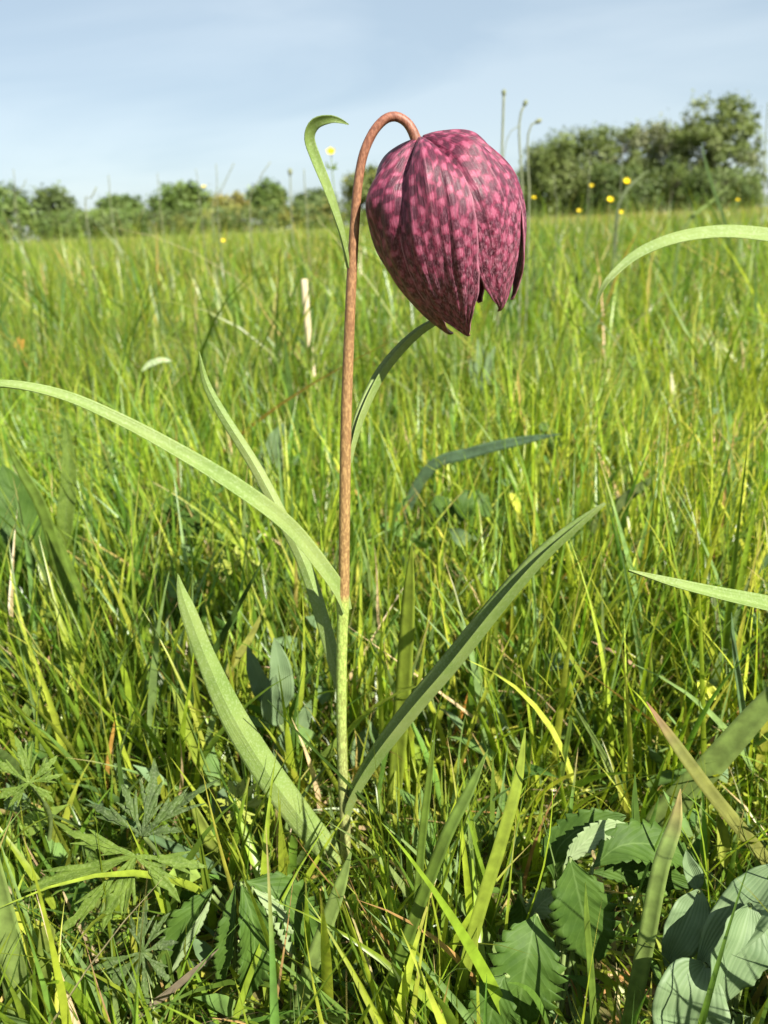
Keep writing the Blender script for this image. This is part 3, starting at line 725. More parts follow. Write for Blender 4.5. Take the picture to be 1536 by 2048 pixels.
for a_ in ((0, True, 1.025, 1, -32, 29, 0.66, 1.0), (112, True, 0.975, 2, -18, 30, 0.66, 1.14), (236, True, 0.965, 3, -36, 32, 0.6, 1.0),
           (54, False, 0.965, 4, -14, 37, 0.70, 1.05), (-62, False, 1.02, 5, -24, 38, 0.76, 1.15), (172, False, 0.96, 6, -10, 32, 0.6, 1.0)):
    tepal(*a_)
ys = plain('stamen_yellow', (0.62, 0.45, 0.10), (0.70, 0.55, 0.18), 300)
for k in range(6):
    an = k * math.pi / 3 + 0.3
    rd = e_cam * math.cos(an) + e_rt * math.sin(an)
    b0 = A0 + axis * 60 * S; b1 = A0 + axis * 520 * S + rd * 55 * SR; b2 = A0 + axis * 690 * S + rd * 70 * SR
    o = tube('stamen', [(*b0, .0003), (*((b0 + b1) / 2 + rd * 20 * SR), .0003), (*b1, .0003), (*(b1 * .9 + b2 * .1), .0009), (*b2, .0008)], ys, flower, 6, 16)

# ------------------------------------------------------------------ second fritillary just out of the frame, its leaves reaching in
Yn = 0.205
nb_ = G(1790, 1830)
neigh = thing('fritillary_plant', 'flowerless fritillary whose two leaves reach in from beside the frame', 'plant', (nb_.x, nb_.y, 0))
tube('stem', [(nb_.x, nb_.y, -.004, .0016), PW(1780, 1500, nb_.y, 11), PW(1770, 1230, nb_.y, 11), PW(1750, 900, nb_.y, 10), PW(1730, 620, nb_.y, 8), PW(1722, 500, nb_.y, 3)], M['stem'], neigh, 12, 60, col=(0.23, 0.25, 0.08))
fleaf([(1728, 560, nb_.y, 12), (1690, 520, nb_.y, 26), (1610, 486, nb_.y, 33), (1530, 470, nb_.y, 33), (1440, 464, nb_.y - .003, 30), (1350, 477, nb_.y - .006, 26), (1275, 508, nb_.y - .008, 22), (1222, 553, nb_.y - .01, 15), (1200, 585, nb_.y - .01, 9), (1192, 610, nb_.y - .01, 2)],
      [(0.0, -0.75, 0.65), (-0.5, -0.75, 0.4)], 'leaf arching over and down to a fine tip', fold=0.2, thick=0.001, parent=neigh)
fleaf([(1768, 1262, nb_.y, 14), (1680, 1242, nb_.y, 34), (1600, 1226, nb_.y, 40), (1520, 1208, nb_.y - .003, 38), (1430, 1188, nb_.y - .006, 30), (1350, 1168, nb_.y - .009, 22), (1300, 1153, nb_.y - .01, 12), (1258, 1140, nb_.y - .01, 2)],
      [(0.0, -0.55, 0.8), (-0.1, -0.6, 0.8)], 'nearly level leaf tapering to a point', fold=0.5, thick=0.001, parent=neigh)

# ------------------------------------------------------------------ single grass blades that stand out
BG = 'single grass blades standing out of the sward'
GEN = 'slender green grass blade standing singly in the foreground sward'
C_Y = (0.235, 0.300, 0.035); C_G = (0.13, 0.20, 0.03); C_D = (0.075, 0.135, 0.025); C_P = (0.21, 0.285, 0.075); C_B = (0.12, 0.195, 0.085); C_S = (0.52, 0.42, 0.25); C_O = (0.50, 0.25, 0.05)
def gblade(pts, w, lean, col, label=GEN, tip=None, face=(0.25, -0.9, 0.35), fold=0.3, name='grass_blade', cat='grass blade', taper=True):
    """pts: tip first, foot last (foot pixel lies on the ground)"""
    g = G(*pts[-1]); Yb = g.y
    n = len(pts); rows = []
    for i, (x_, y_) in enumerate(pts[::-1]):
        f = i / (n - 1)
        pr = (0.75, 1.0, 0.9, 0.6, 0.05)
        ww = w * (np.interp(f, (0, .3, .65, .87, 1), pr) if taper else 1)
        rows.append(PW(x_, y_, Yb + lean * f, ww))
    x_, y_, z_, w_ = rows[0]
    rows[0] = (x_, y_, -0.004, w_)
    o = link(name, leaf_mesh(name, rows, face, n=26, across=5, fold=fold, thick=0.00025, col=col, tipcol=tip), M['grass'])
    return tag(o, label, cat, BG)
BL = [
 ([(1640, 1290), (1536, 1400), (1420, 1530), (1330, 1625), (1262, 1700)], 58, -.015, C_P, 'broad pale grass blade slanting up to the right with shadow bars across it', None),
 ([(1293, 1403), (1345, 1480), (1425, 1590), (1536, 1728), (1650, 1880)], 30, .02, (0.20, 0.21, 0.05), 'stiff olive grass blade with a reddish pointed tip', (0.26, 0.12, 0.06)),
 ([(1051, 1455), (1035, 1560), (1002, 1680), (945, 1870), (890, 2100)], 29, .02, C_Y, 'bright yellow-green blade standing beside the toothed leaves', None),
 ([(1361, 1578), (1350, 1650), (1320, 1740), (1283, 1930), (1240, 2120)], 36, .015, C_P, 'wide pale green blade with a brown tip standing over the toothed leaves', (0.4, 0.3, 0.12)),
 ([(976, 1498), (940, 1580), (890, 1680), (810, 1890), (715, 2120)], 27, .02, C_G, 'long mid-green blade slanting beside the bright yellow-green one', None),
 ([(824, 1085), (818, 1200), (808, 1370), (795, 1520), (782, 1640)], 38, 0, C_Y, 'tall broad sunlit blade just behind the slanting fritillary leaf', None),
 ([(-35, 1600), (-10, 1740), (28, 1900), (60, 2060), (80, 2200)], 66, .01, C_P, 'very wide pale green blade next to the cut-off stump blade', None),
 ([(704, 1697), (682, 1770), (650, 1860), (612, 1970), (575, 2110)], 34, .01, C_P, 'pale folded blade crossing in front of the foot of the stem', None),
 ([(172, 1598), (250, 1640), (340, 1688), (430, 1735), (505, 1775)], 22, -.02, C_B, 'glaucous blade lying across the hairy cut leaf', None),
 ([(545, 1085), (462, 1240), (415, 1330), (370, 1430), (325, 1520)], 15, -.03, C_D, 'dark thin blade crossing in front of the broad lowest leaf', None),
 ([(532, 1208), (500, 1275), (450, 1350), (400, 1440), (360, 1530)], 20, .01, (0.30, 0.31, 0.07), 'yellowing blade rising between the lowest fritillary leaves', None),
 ([(343, 1370), (362, 1420), (390, 1500), (420, 1580), (440, 1660)], 24, .01, C_Y, 'upright yellow-green blade just under the broad lowest leaf', None),
 ([(377, 1588), (400, 1640), (425, 1690), (448, 1740), (470, 1800)], 36, .01, (0.28, 0.34, 0.06), 'short wide sunlit blade between cut leaf and toothed leaf', None),
 ([(535, 1400), (620, 1490), (700, 1570), (770, 1642), (850, 1730)], 8, -.03, C_D, 'hair-thin dark blade crossing the lower stem', None),
 ([(862, 640), (872, 760), (893, 920), (915, 1010), (940, 1090)], 10, .0, C_Y, 'tall thin bright blade rising to just under the flower', None),
 ([(1255, 640), (1280, 730), (1308, 825), (1340, 910), (1372, 1010)], 12, .0, C_Y, 'thin bright blade rising in the middle meadow under the second fritillary arching leaf', None),
 ([(1122, 868), (1040, 882), (945, 905), (850, 948), (765, 1120)], 24, -.05, (0.115, 0.185, 0.095), 'dark bluish blade bent over nearly level behind the stem', None),
 ([(1328, 943), (1280, 975), (1225, 1020), (1150, 1095), (1060, 1200)], 24, -.02, (0.19, 0.25, 0.08), 'pale wide blade behind the tip of the slanting leaf', None),
 ([(1209, 935), (1213, 1000), (1222, 1080), (1234, 1150), (1250, 1240)], 8, 0, C_G, 'fine green blade standing at the tip of the slanting leaf', None),
 ([(1600, 1040), (1536, 1115), (1480, 1180), (1420, 1260), (1370, 1330)], 17, -.01, C_B, 'bluish blade crossing the level leaf of the second fritillary', None),
 ([(10, 880), (45, 945), (90, 1030), (150, 1235), (215, 1400)], 26, .0, C_G, 'wide leaning green blade in front of the dock leaf', None),
 ([(568, 655), (575, 740), (588, 830), (603, 900), (628, 1010)], 15, 0, C_D, 'dark upright blade beside the whitish dry stalk', None),
 ([(624, 845), (619, 920), (612, 990), (606, 1060), (602, 1130)], 14, 0, C_Y, 'bright yellow-green upright blade between narrow leaf and stem', None),
 ([(560, 620), (600, 680), (650, 735), (700, 790), (765, 870)], 9, 0, C_D, 'thin dark blade slanting from the dry stalk down behind the stem', None),
 ([(1463, 1225), (1468, 1300), (1480, 1390), (1492, 1490), (1508, 1610)], 18, 0, C_B, 'bluish upright blade behind the broad pale slanting blade', None),
 ([(986, 1508), (985, 1570), (983, 1650), (980, 1720), (976, 1800)], 15, 0, C_G, 'short straight green blade touching the bright yellow-green one', None),
 ([(871, 1458), (858, 1560), (843, 1690), (832, 1850), (818, 2060)], 18, 0, C_G, 'upright blade beside the foot of the slanting fritillary leaf', None),
 ([(1144, 1412), (1138, 1460), (1128, 1520), (1118, 1580), (1108, 1650)], 12, 0, C_G, 'short upright blade meeting a pale slanting blade at its tip', None),
 ([(1146, 1408), (1175, 1455), (1205, 1505), (1240, 1570), (1280, 1650)], 12, 0, C_P, 'pale thin blade slanting down toward the toothed leaves', None),
 ([(1090, 1225), (1130, 1295), (1170, 1365), (1210, 1440), (1260, 1530)], 11, 0, C_Y, 'thin yellow-green blade slanting between the two fritillary leaves', None),
 ([(1270, 1545), (1268, 1610), (1275, 1690), (1288, 1780), (1300, 1860)], 26, .0, C_D, 'dark wide short blade rising behind the pale blade over the toothed leaves', None),
 ([(1171, 1765), (1172, 1830), (1178, 1910), (1184, 2000), (1190, 2110)], 17, 0, C_G, 'dark blade standing up in front of a toothed leaf', None),
 ([(1215, 1605), (1225, 1660), (1233, 1710), (1240, 1770), (1245, 1830)], 10, 0, C_G, 'narrow green blade rising from behind the curled pale underside', None),
 ([(100, 1030), (130, 1110), (160, 1190), (200, 1300), (250, 1420)], 16, 0, C_G, 'green blade leaning in front of the dock plant', None),
 ([(300, 1300), (330, 1350), (350, 1400), (360, 1450), (370, 1520)], 10, 0, C_D, 'thin dark blade beside the tip of the broad lowest leaf', None),
 ([(0, 1385), (40, 1420), (100, 1480), (160, 1540), (230, 1620)], 20, 0, C_Y, 'yellow-green blade leaning over the bright cut-leaved herb', None),
 ([(232, 1480), (240, 1540), (245, 1600), (248, 1680), (250, 1760)], 12, 0, C_D, 'dark narrow blade rising behind the large cut-leaved herb', None),
 ([(1536, 830), (1500, 880), (1460, 935), (1420, 1000), (1380, 1080)], 10, 0, C_G, 'green blade leaning in the meadow between the second fritillary leaves', None),
 ([(1402, 280), (1412, 330), (1432, 395), (1455, 470), (1490, 690)], 7, .02, C_D, 'tall dark blade rising against the tallest tree', None),
 ([(1402, 372), (1418, 410), (1440, 450), (1462, 510), (1490, 690)], 6, .0, C_G, 'thin green blade leaning beside the tall dark one before the trees', None),
 ([(1460, 370), (1420, 405), (1380, 440), (1355, 500), (1335, 690)], 8, .0, C_P, 'pale blade crossing the tall dark one before the tallest tree', None),
 ([(1300, 338), (1268, 365), (1245, 395), (1232, 450), (1215, 680)], 8, .0, (0.2, 0.24, 0.12), 'pale blade beside the brightest buttercup', None),
 ([(1140, 500), (1150, 545), (1165, 590), (1185, 650), (1210, 780)], 9, 0, C_P, 'pale blade in the meadow just beyond the flower tips', None),
 ([(152, 590), (157, 640), (160, 690), (165, 740), (170, 800)], 12, 0, C_P, 'pale upright blade above the arching leaf near the pale flat leaf', None),
 ([(300, 1960), (330, 1900), (345, 1960), (355, 2010), (360, 2090)], 14, 0, C_G, 'green bent blade in the low shaded cut-leaved herb', None),
 ([(1430, 1010), (1440, 1060), (1452, 1120), (1468, 1190), (1490, 1290)], 11, 0, C_Y, 'yellow-green blade above the level leaf of the second fritillary', None),
 ([(965, 760), (972, 820), (985, 890), (1000, 950), (1020, 1040)], 9, 0, C_G, 'green blade beside the pale bluish shoot below the flower', None),
 ([(735, 1110), (740, 1160), (748, 1220), (752, 1300), (755, 1390)], 12, 0, C_P, 'pale blade standing close beside the stem above the slanting leaf', None),
]
for pts, w_, le, cl, lb, tp in BL:
    gblade(pts, w_, le, cl, lb, tip=tp, face=(random.uniform(-.5, .6), -0.85, 0.35), fold=random.uniform(.15, .45))
DB = 'dry straw-coloured grass stem in the foreground sward'
for pts, w_, cl, lb in [
 ([(120, 1768), (140, 1815), (160, 1855), (180, 1892), (200, 1930)], 9, C_S, 'beige dry straw leaning under the hairy cut leaf'),
 ([(437, 1898), (390, 1940), (330, 1990), (270, 2035), (180, 2110)], 17, (0.27, 0.22, 0.15), 'grey-brown withered blade lying below the toothed leaves'),
 ([(470, 1660), (465, 1690), (460, 1720), (456, 1745), (450, 1790)], 9, C_O, 'orange-brown dead stem beside the folded toothed leaf'),
 ([(1183, 1283), (1220, 1300), (1260, 1325), (1296, 1362), (1320, 1440)], 7, (0.48, 0.32, 0.2), DB),
 ([(1035, 740), (1040, 800), (1050, 860), (1075, 920), (1110, 1010)], 9, (0.5, 0.36, 0.12), DB),
 ([(805, 845), (815, 880), (828, 915), (835, 960), (845, 1010)], 9, (0.52, 0.42, 0.22), DB),
 ([(955, 1320), (945, 1365), (930, 1410), (915, 1450), (900, 1500)], 8, C_O, DB),
 ([(40, 715), (60, 740), (80, 765), (95, 790), (110, 830)], 10, C_O, DB),
 ([(1342, 740), (1345, 775), (1352, 810), (1360, 840), (1368, 880)], 13, (0.6, 0.57, 0.42), 'whitish dead blade standing in the middle meadow'),
 ([(232, 1430), (225, 1470), (218, 1510), (214, 1560), (212, 1620)], 9, (0.5, 0.30, 0.07), DB),
]:
    gblade(pts, w_, 0, cl, lb, fold=0.2, name='dry_grass', cat='dry grass')
# cut-off stump blade
g = G(80, 2130); rows = [PW(76, 2130, g.y, 30), PW(82, 2040, g.y, 31), PW(88, 1950, g.y, 31), PW(97, 1852, g.y, 32)]
o = link('grass_blade', leaf_mesh('grass_blade', rows, (0.2, -0.9, 0.3), n=30, across=7, fold=0.5, thick=0.0006, col=(0.20, 0.27, 0.05), tipcol=(0.24, 0.28, 0.06)), M['grass'])
tag(o, 'thick blade cut off square with a torn brownish end', 'grass blade', BG)
# dry hollow stalk behind the stem
g = G(634, 880)
o = tube('dry_stalk', [PW(640, 880, g.y, 6), PW(626, 760, g.y + .01, 6.5), PW(616, 660, g.y + .015, 7), PW(608, 558, g.y + .02, 7)], M['straw'], None, 10, 24)
tag(o, 'whitish dry hollow stalk broken off, standing behind the stem', 'stalk')

# ------------------------------------------------------------------ herbs
def join(parts):
    V = []; Q = []; UV = []; o_ = 0
    for v_, q_, u_ in parts:
        V.append(v_); Q.extend([tuple(i + o_ for i in q) for q in q_]); UV.append(u_); o_ += len(v_)
    return np.concatenate(V), Q, np.concatenate(UV)
def cut_leaf(parent, cx, cy, Y, lobes, mat, w=30, tiltk=0.55, face=(0.1, -0.62, 0.78), foot=None, stalk=M['stalk']):
    """lobes: (dx, dy) pixel ends from the leaf centre; each lobe is toothed and forks"""
    parts = []
    px = Y / ray(cx, cy).y / F
    for k, (dx, dy) in enumerate(lobes):
        ln = math.hypot(dx, dy)
        def row(f, ox, w_):
            x_, y_ = cx + dx * f - dy / ln * ox, cy + dy * f + dx / ln * ox
            sag = ln * 0.10 * f * f
            return PW(x_, y_ + sag, Y - (y_ - cy) * px * tiltk, w_)
        ww = w * 0.52 * (0.8 + 0.4 * random.random()) * (ln / 110) ** 0.4
        bend = random.uniform(-0.12, 0.12) * ln
        fc_ = (face[0] + random.uniform(-.5, .5), face[1] + random.uniform(-.1, .4), face[2] + random.uniform(-.3, .2))
        parts.append(leaf_mesh('l', [row(0, 0, ww * .35), row(.25, bend * .3, ww * .55), row(.5, bend * .7, ww * 1.0), row(.72, bend, ww * .85), row(.88, bend * 1.05, ww * .5), row(1, bend, 1.5)], fc_, n=22, across=5, fold=random.uniform(.1, .5), thick=0.0003, tooth=(4, 0.45), raw=True))
        for sgn in (-1, 1):       # side teeth of the lobe
            s0 = random.uniform(.38, .5); s1 = s0 + random.uniform(.24, .34); off = sgn * ww * random.uniform(.85, 1.35)
            parts.append(leaf_mesh('l', [row(s0 - .18, bend * .5, ww * .3), row((s0 + s1) / 2, bend * .7 + off * .55, ww * .42), row(s1 + .04, bend * .8 + off, 1.5)], face, n=8, across=3, fold=.25, thick=0.0003, raw=True))
    V, Q, UV = join(parts)
    o = link('leaf', mesh_np('leaf', V, Q, uvs=UV), mat, parent)
    if foot is not None:
        c0 = np.array(P(cx, cy, Y)) + np.array([0, .001, -.0008])
        tube('leaf_stalk', [(foot.x, foot.y, -.003, .0009), (*((c0 + np.array(foot)) / 2 + np.array([0.004, .006, 0])), .0008), (*c0, .0007)], stalk, parent, 6, 14)
    return o
def herb(name, label, foot, cat='plant', group=None):
    return thing(name, label, cat, (foot.x, foot.y, 0), group)
ft = G(300, 1850)
h = herb('cut_leaved_herb', 'large hairy herb with dark-centred deeply cut leaves under a glaucous grass blade', ft)
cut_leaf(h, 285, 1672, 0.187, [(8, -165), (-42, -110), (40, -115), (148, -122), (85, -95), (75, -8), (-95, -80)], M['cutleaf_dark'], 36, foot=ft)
cut_leaf(h, 272, 1712, 0.180, [(-135, -72), (-110, 22), (-215, 45), (-165, 120), (-60, 130), (-25, 105), (75, 85), (135, -2), (60, 40), (-100, -20)], M['cutleaf'], 36, foot=ft)
ft = G(70, 1760)
h = herb('cut_leaved_herb', 'bright green hairy cut-leaved herb next to the darker larger one', ft)
cut_leaf(h, 58, 1566, 0.20, [(-32, -100), (-75, -60), (5, -85), (48, -65), (62, -30), (-80, 20), (45, 35), (-40, 40)], M['cutleaf'], 30, foot=ft)
ft = G(290, 2050)
h = herb('cut_leaved_herb', 'low shaded cut-leaved herb beneath the folded toothed leaves', ft)
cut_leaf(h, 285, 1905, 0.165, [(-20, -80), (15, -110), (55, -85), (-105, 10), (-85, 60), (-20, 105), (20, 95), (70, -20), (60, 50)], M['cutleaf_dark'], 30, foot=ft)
ft = G(484, 1740)
h = herb('cut_leaved_herb', 'small yellow-green lobed leaf in the shade beside the broad fritillary leaf', ft)
cut_leaf(h, 480, 1612, 0.225, [(-45, -20), (-28, -52), (5, -58), (32, -50), (48, -15), (-25, 35), (28, 30)], M['cutleaf_yellow'], 34, foot=ft)
ft = G(470, 1230)
h = herb('cut_leaved_herb', 'small bright lobed leaf under the arching fritillary leaf', ft)
cut_leaf(h, 478, 1128, 0.40, [(-48, -5), (-30, -35), (0, -42), (30, -36), (46, -8), (-20, 20)], M['cutleaf_yellow'], 28, foot=ft)
ft = G(120, 1000)
h = herb('cut_leaved_herb', 'narrow-fingered green herb in the grass beneath the long arching leaf', ft)
for cx_, cy_ in ((95, 905), (150, 870), (215, 930)):
    cut_leaf(h, cx_, cy_, 0.52 + cx_ * 1e-4, [(-62, -12), (-48, -38), (-10, -52), (34, -44), (62, -14), (52, 20), (-30, 28)], M['cutleaf'], 15, foot=ft)
ft = G(60, 1230)
h = herb('cut_leaved_herb', 'cut-leaved herb half hidden below the dock leaf', ft)
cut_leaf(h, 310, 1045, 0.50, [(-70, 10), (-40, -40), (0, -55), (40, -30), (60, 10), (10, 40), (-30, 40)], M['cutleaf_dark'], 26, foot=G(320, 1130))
h.location = (G(320, 1130).x, G(320, 1130).y, 0); bpy.context.view_layer.update()
h['label'] = 'dark cut-leaved herb in the grass between the arching leaf and the narrow leaf'
for ch in h.children: ch.matrix_parent_inverse = Matrix.Translation(h.location).inverted()

def oval(parent, pts, wmax, mat, face, tooth=None, fold=0.15, wave=0.06, name='leaf', prof=((0, .12), (.12, .62), (.3, .95), (.5, 1.0), (.72, .82), (.9, .42), (1, .03)), n=None, label=None, thick=0.0003):
    c = smooth([(*P(x_, y_, Y_), 0) for x_, y_, Y_ in pts], 14)
    mid = pts[len(pts) // 2]; px = mid[2] / ray(mid[0], mid[1]).y / F
    w_ = np.interp(np.linspace(0, 1, 14), [a_ for a_, _ in prof], [b_ for _, b_ in prof]) * wmax * px
    c[:, 3] = w_
    if n is None: n = 72 if tooth else 26
    o = link(name, leaf_mesh('leaf', c.tolist(), face, n=n, across=11, fold=fold, thick=thick, tooth=tooth, wave=wave), mat, parent)
    if label: o['label'] = label
    return o
def stalk(parent, a_, b_, r_=0.0007, mat=None):
    a_ = np.array(a_); b_ = np.array(b_)
    m_ = (a_ + b_) / 2 + np.array([0.002, 0.004, 0.003])
    tube('leaf_stalk', [(*a_, r_ * 1.2), (*m_, r_), (*b_, r_ * .9)], mat or M['stalk'], parent, 6, 12)
# toothed leaves, right
ft = G(1110, 2060)
h = herb('toothed_leaved_herb', 'herb with sharply toothed oval leaves, some showing pale undersides', ft)
b0 = (ft.x, ft.y, -.003)
for pts, w_, mt_, fc, lb in [
 ([(1072, 1828, .172), (1060, 1890, .165), (1046, 1960, .160), (1035, 2045, .157)], 150, 'serrate', (0.0, -0.75, 0.62), 'broad dark toothed leaf hanging straight down'),
 ([(1140, 1715, .176), (1155, 1780, .172), (1172, 1850, .169), (1190, 1915, .168)], 128, 'serrate', (-0.15, -0.85, 0.45), None),
 ([(1185, 1735, .178), (1240, 1692, .180), (1310, 1690, .182), (1382, 1718, .183)], 84, 'serrate', (0.0, -0.55, 0.8), None),
 ([(1180, 1745, .184), (1250, 1740, .186), (1320, 1752, .188), (1378, 1770, .188)], 60, 'serrate', (0.1, -0.8, 0.2), None),
 ([(1108, 1760, .186), (1115, 1700, .187), (1165, 1655, .187), (1240, 1635, .187)], 70, 'serrate', (-0.4, -0.7, 0.6), None),
 ([(1128, 1730, .181), (1165, 1688, .182), (1205, 1660, .183), (1250, 1652, .184)], 46, 'serrate_pale', (0.1, -0.8, 0.4), 'curled leaf showing its whitish underside'),
 ([(1058, 1842, .178), (1078, 1812, .179), (1098, 1795, .180), (1118, 1785, .180)], 58, 'serrate_pale', (0.1, -0.8, 0.5), None),
 ([(1040, 1790, .186), (1045, 1830, .184), (1040, 1860, .182), (1030, 1890, .181)], 60, 'serrate', (-0.3, -0.8, 0.4), None),
 ([(1010, 1950, .160), (992, 1990, .156), (980, 2040, .153), (970, 2100, .15)], 110, 'serrate', (-0.1, -0.7, 0.65), None)]:
    oval(h, pts, w_, M[mt_], fc, tooth=(11, 0.17), label=lb, fold=random.uniform(.12, .35))
    stalk(h, b0, P(*pts[0]))
# toothed leaves, left: folded, drooping from one point
ft = G(470, 1960)
h = herb('toothed_leaved_herb', 'drooping fan of folded toothed leaves below the broad fritillary leaf', ft)
b0 = (ft.x, ft.y, -.003)
for pts, w_, mt_, fc, fo in [
 ([(428, 1772, .182), (395, 1815, .178), (362, 1870, .175), (328, 1965, .172)], 62, 'serrate', (-0.55, -0.75, 0.2), .9),
 ([(424, 1790, .180), (405, 1830, .177), (372, 1885, .174), (345, 1945, .172)], 26, 'serrate_pale', (0.8, -0.55, 0.3), .3),
 ([(470, 1768, .180), (468, 1830, .175), (460, 1890, .172), (442, 1965, .170)], 52, 'serrate', (-0.5, -0.8, 0.2), .8),
 ([(482, 1766, .177), (505, 1840, .172), (508, 1910, .169), (492, 1985, .167)], 76, 'serrate', (0.3, -0.85, 0.3), .7),
 ([(490, 1762, .180), (548, 1782, .180), (592, 1830, .179), (625, 1900, .178)], 88, 'serrate', (0.55, -0.6, 0.55), .4),
 ([(505, 1775, .176), (540, 1808, .175), (565, 1850, .174), (580, 1900, .173)], 34, 'serrate_pale', (0.4, -0.8, 0.5), .3)]:
    oval(h, pts, w_, M[mt_], fc, tooth=(12, 0.16), fold=fo, wave=.12)
    stalk(h, b0, P(*pts[0]))
# small toothed leaves in the middle sward
for label, foot, lv in [
 ('pair of small toothed leaves in the grass behind the slanting leaf', (930, 1130), [([(905, 1045, .46), (892, 1025, .46), (880, 1008, .46), (872, 995, .46)], 48), ([(918, 1045, .45), (935, 1012, .45), (958, 1008, .45), (980, 1030, .45)], 58)]),
 ('bluish toothed leaflets in the grass inside the curve of the arching leaf', (372, 1150), [([(372, 1075, .44), (352, 1050, .44), (345, 1020, .44), (350, 992, .44)], 52), ([(378, 1072, .435), (395, 1050, .435), (412, 1020, .435), (420, 1000, .435)], 48), ([(382, 1070, .43), (372, 1035, .43), (362, 1005, .43), (360, 985, .43)], 36)]),
 ('pale toothed leaf behind the bluish bent blade', (1110, 960), [([(1130, 905, .62), (1105, 880, .62), (1085, 862, .62), (1065, 850, .62)], 44), ([(1130, 905, .62), (1140, 880, .62), (1140, 862, .62), (1130, 848, .62)], 32)])]:
    ft = G(*foot); h = herb('toothed_leaved_herb', label, ft)
    for pts, w_ in lv:
        oval(h, pts, w_, M['serrate'], (0.1, -0.7, 0.7), tooth=(9, 0.16), n=50)
        stalk(h, (ft.x, ft.y, -.002), P(*pts[0]), .0008)
# glaucous leaves
GP = ((0, .15), (.12, .7), (.3, 1.0), (.5, .98), (.72, .75), (.9, .35), (1, .03))
for label, foot, lv in [
 ('glaucous herb with big smooth grey-green ribbed leaves beside the toothed herb', (1440, 2120), [
   ([(1398, 1780, .165), (1385, 1815, .163), (1362, 1870, .160), (1330, 1932, .158)], 88, (0.0, -0.8, 0.6), .2),
   ([(1560, 1730, .160), (1510, 1800, .157), (1450, 1870, .154), (1395, 1940, .152)], 100, (-0.5, -0.6, 0.65), .35),
   ([(1500, 1810, .155), (1480, 1880, .150), (1455, 1940, .147), (1440, 2010, .145)], 125, (0.2, -0.8, 0.5), .25),
   ([(1410, 1930, .150), (1388, 1975, .146), (1370, 2030, .144), (1360, 2110, .142)], 150, (-0.1, -0.75, 0.65), .25),
   ([(1470, 2030, .15), (1480, 2060, .15), (1490, 2100, .15), (1500, 2150, .15)], 100, (0, -0.7, 0.7), .2),
   ([(1395, 1780, .170), (1385, 1750, .172), (1375, 1725, .173), (1372, 1700, .174)], 40, (0, -0.8, 0.5), .5)]),
 ('glaucous upright leaf shoot between the broad lowest leaf and the stem', (585, 1600), [
   ([(555, 1420, .27), (530, 1380, .27), (512, 1335, .27), (495, 1292, .27)], 46, (-0.3, -0.85, 0.4), .3),
   ([(552, 1425, .268), (560, 1380, .266), (558, 1330, .266), (548, 1275, .267)], 56, (0.3, -0.85, 0.4), .25),
   ([(560, 1450, .265), (548, 1420, .263), (545, 1390, .262), (552, 1350, .262)], 50, (0.1, -0.85, 0.5), .25),
   ([(575, 1545, .262), (565, 1510, .262), (570, 1480, .262), (580, 1455, .263)], 44, (0, -0.85, 0.5), .25),
   ([(590, 1480, .272), (600, 1450, .272), (610, 1425, .272), (622, 1400, .272)], 36, (0.4, -0.8, 0.4), .25)]),
 ('glaucous leaf shoot close behind the foot of the slanting leaf', (745, 1640), [
   ([(730, 1545, .275), (722, 1515, .275), (722, 1485, .275), (735, 1455, .275)], 44, (0.1, -0.85, 0.5), .25),
   ([(742, 1545, .276), (752, 1515, .276), (750, 1480, .276), (738, 1440, .277)], 30, (0.4, -0.8, 0.4), .25)]),
 ('pale bluish leaf shoot standing in the grass below the flower', (960, 850), [
   ([(962, 790, .75), (958, 750, .75), (962, 715, .75), (955, 675, .75)], 26, (-0.2, -0.9, 0.4), .3),
   ([(962, 790, .75), (970, 755, .75), (978, 720, .75), (992, 690, .75)], 20, (0.3, -0.9, 0.4), .3),
   ([(962, 790, .75), (952, 765, .75), (945, 740, .75), (940, 715, .75)], 18, (-0.3, -0.9, 0.4), .3)]),
 ('bluish leaf shoot in the grass behind the narrow fritillary leaf', (560, 1010), [
   ([(560, 950, .55), (548, 915, .55), (552, 880, .55), (570, 845, .55)], 40, (0, -0.9, 0.5), .3),
   ([(555, 960, .55), (535, 930, .55), (530, 905, .55), (528, 880, .55)], 34, (-0.3, -0.9, 0.4), .3)])]:
    ft = G(*foot); h = herb('glaucous_herb', label, ft)
    for pts, w_, fc, fo in lv:
        oval(h, pts, w_, M['glaucous'], fc, fold=fo + .12, wave=.08, prof=GP)
        stalk(h, (ft.x, ft.y, -.002), P(*pts[0]), .0009)
# dock leaf and other odd leaves in the sward
ft = G(60, 1180)
h = herb('dock_plant', 'large mottled dock leaf standing in the grass below the arching leaf tip', ft)
oval(h, [(75, 1150, .40), (55, 1080, .40), (35, 1010, .405), (5, 930, .41)], 95, M['serrate'], (0.2, -0.9, 0.35), fold=.2)
oval(h, [(130, 1130, .42), (132, 1040, .42), (140, 940, .425), (130, 840, .43)], 36, M['cutleaf'], (0.2, -0.9, 0.35), fold=.5)
for q in ((75, 1150, .40), (130, 1130, .42)): stalk(h, (ft.x, ft.y, -.002), P(*q), .001)
M['pale_head'] = plain('pale_green_head', (0.26, 0.33, 0.16), (0.36, 0.42, 0.24), 300, rough=0.7, trans=0.2)
ft = G(300, 850)
h = herb('pale_leaf_sprig', 'pale whitish green leaf lying flat on the middle sward', ft)
oval(h, [(284, 742, .78), (300, 730, .78), (322, 722, .78), (344, 722, .78)], 18, M['pale_head'], (0.1, -0.6, 0.8), fold=.3)
stalk(h, (ft.x, ft.y, -.002), P(284, 742, .78), .0008)
ft = G(40, 800)
h = herb('withered_flower', 'withered orange-brown flower head at the grass tops', ft, 'flower')
stalk(h, (ft.x, ft.y, -.002), P(36, 702, ft.y), .0012)
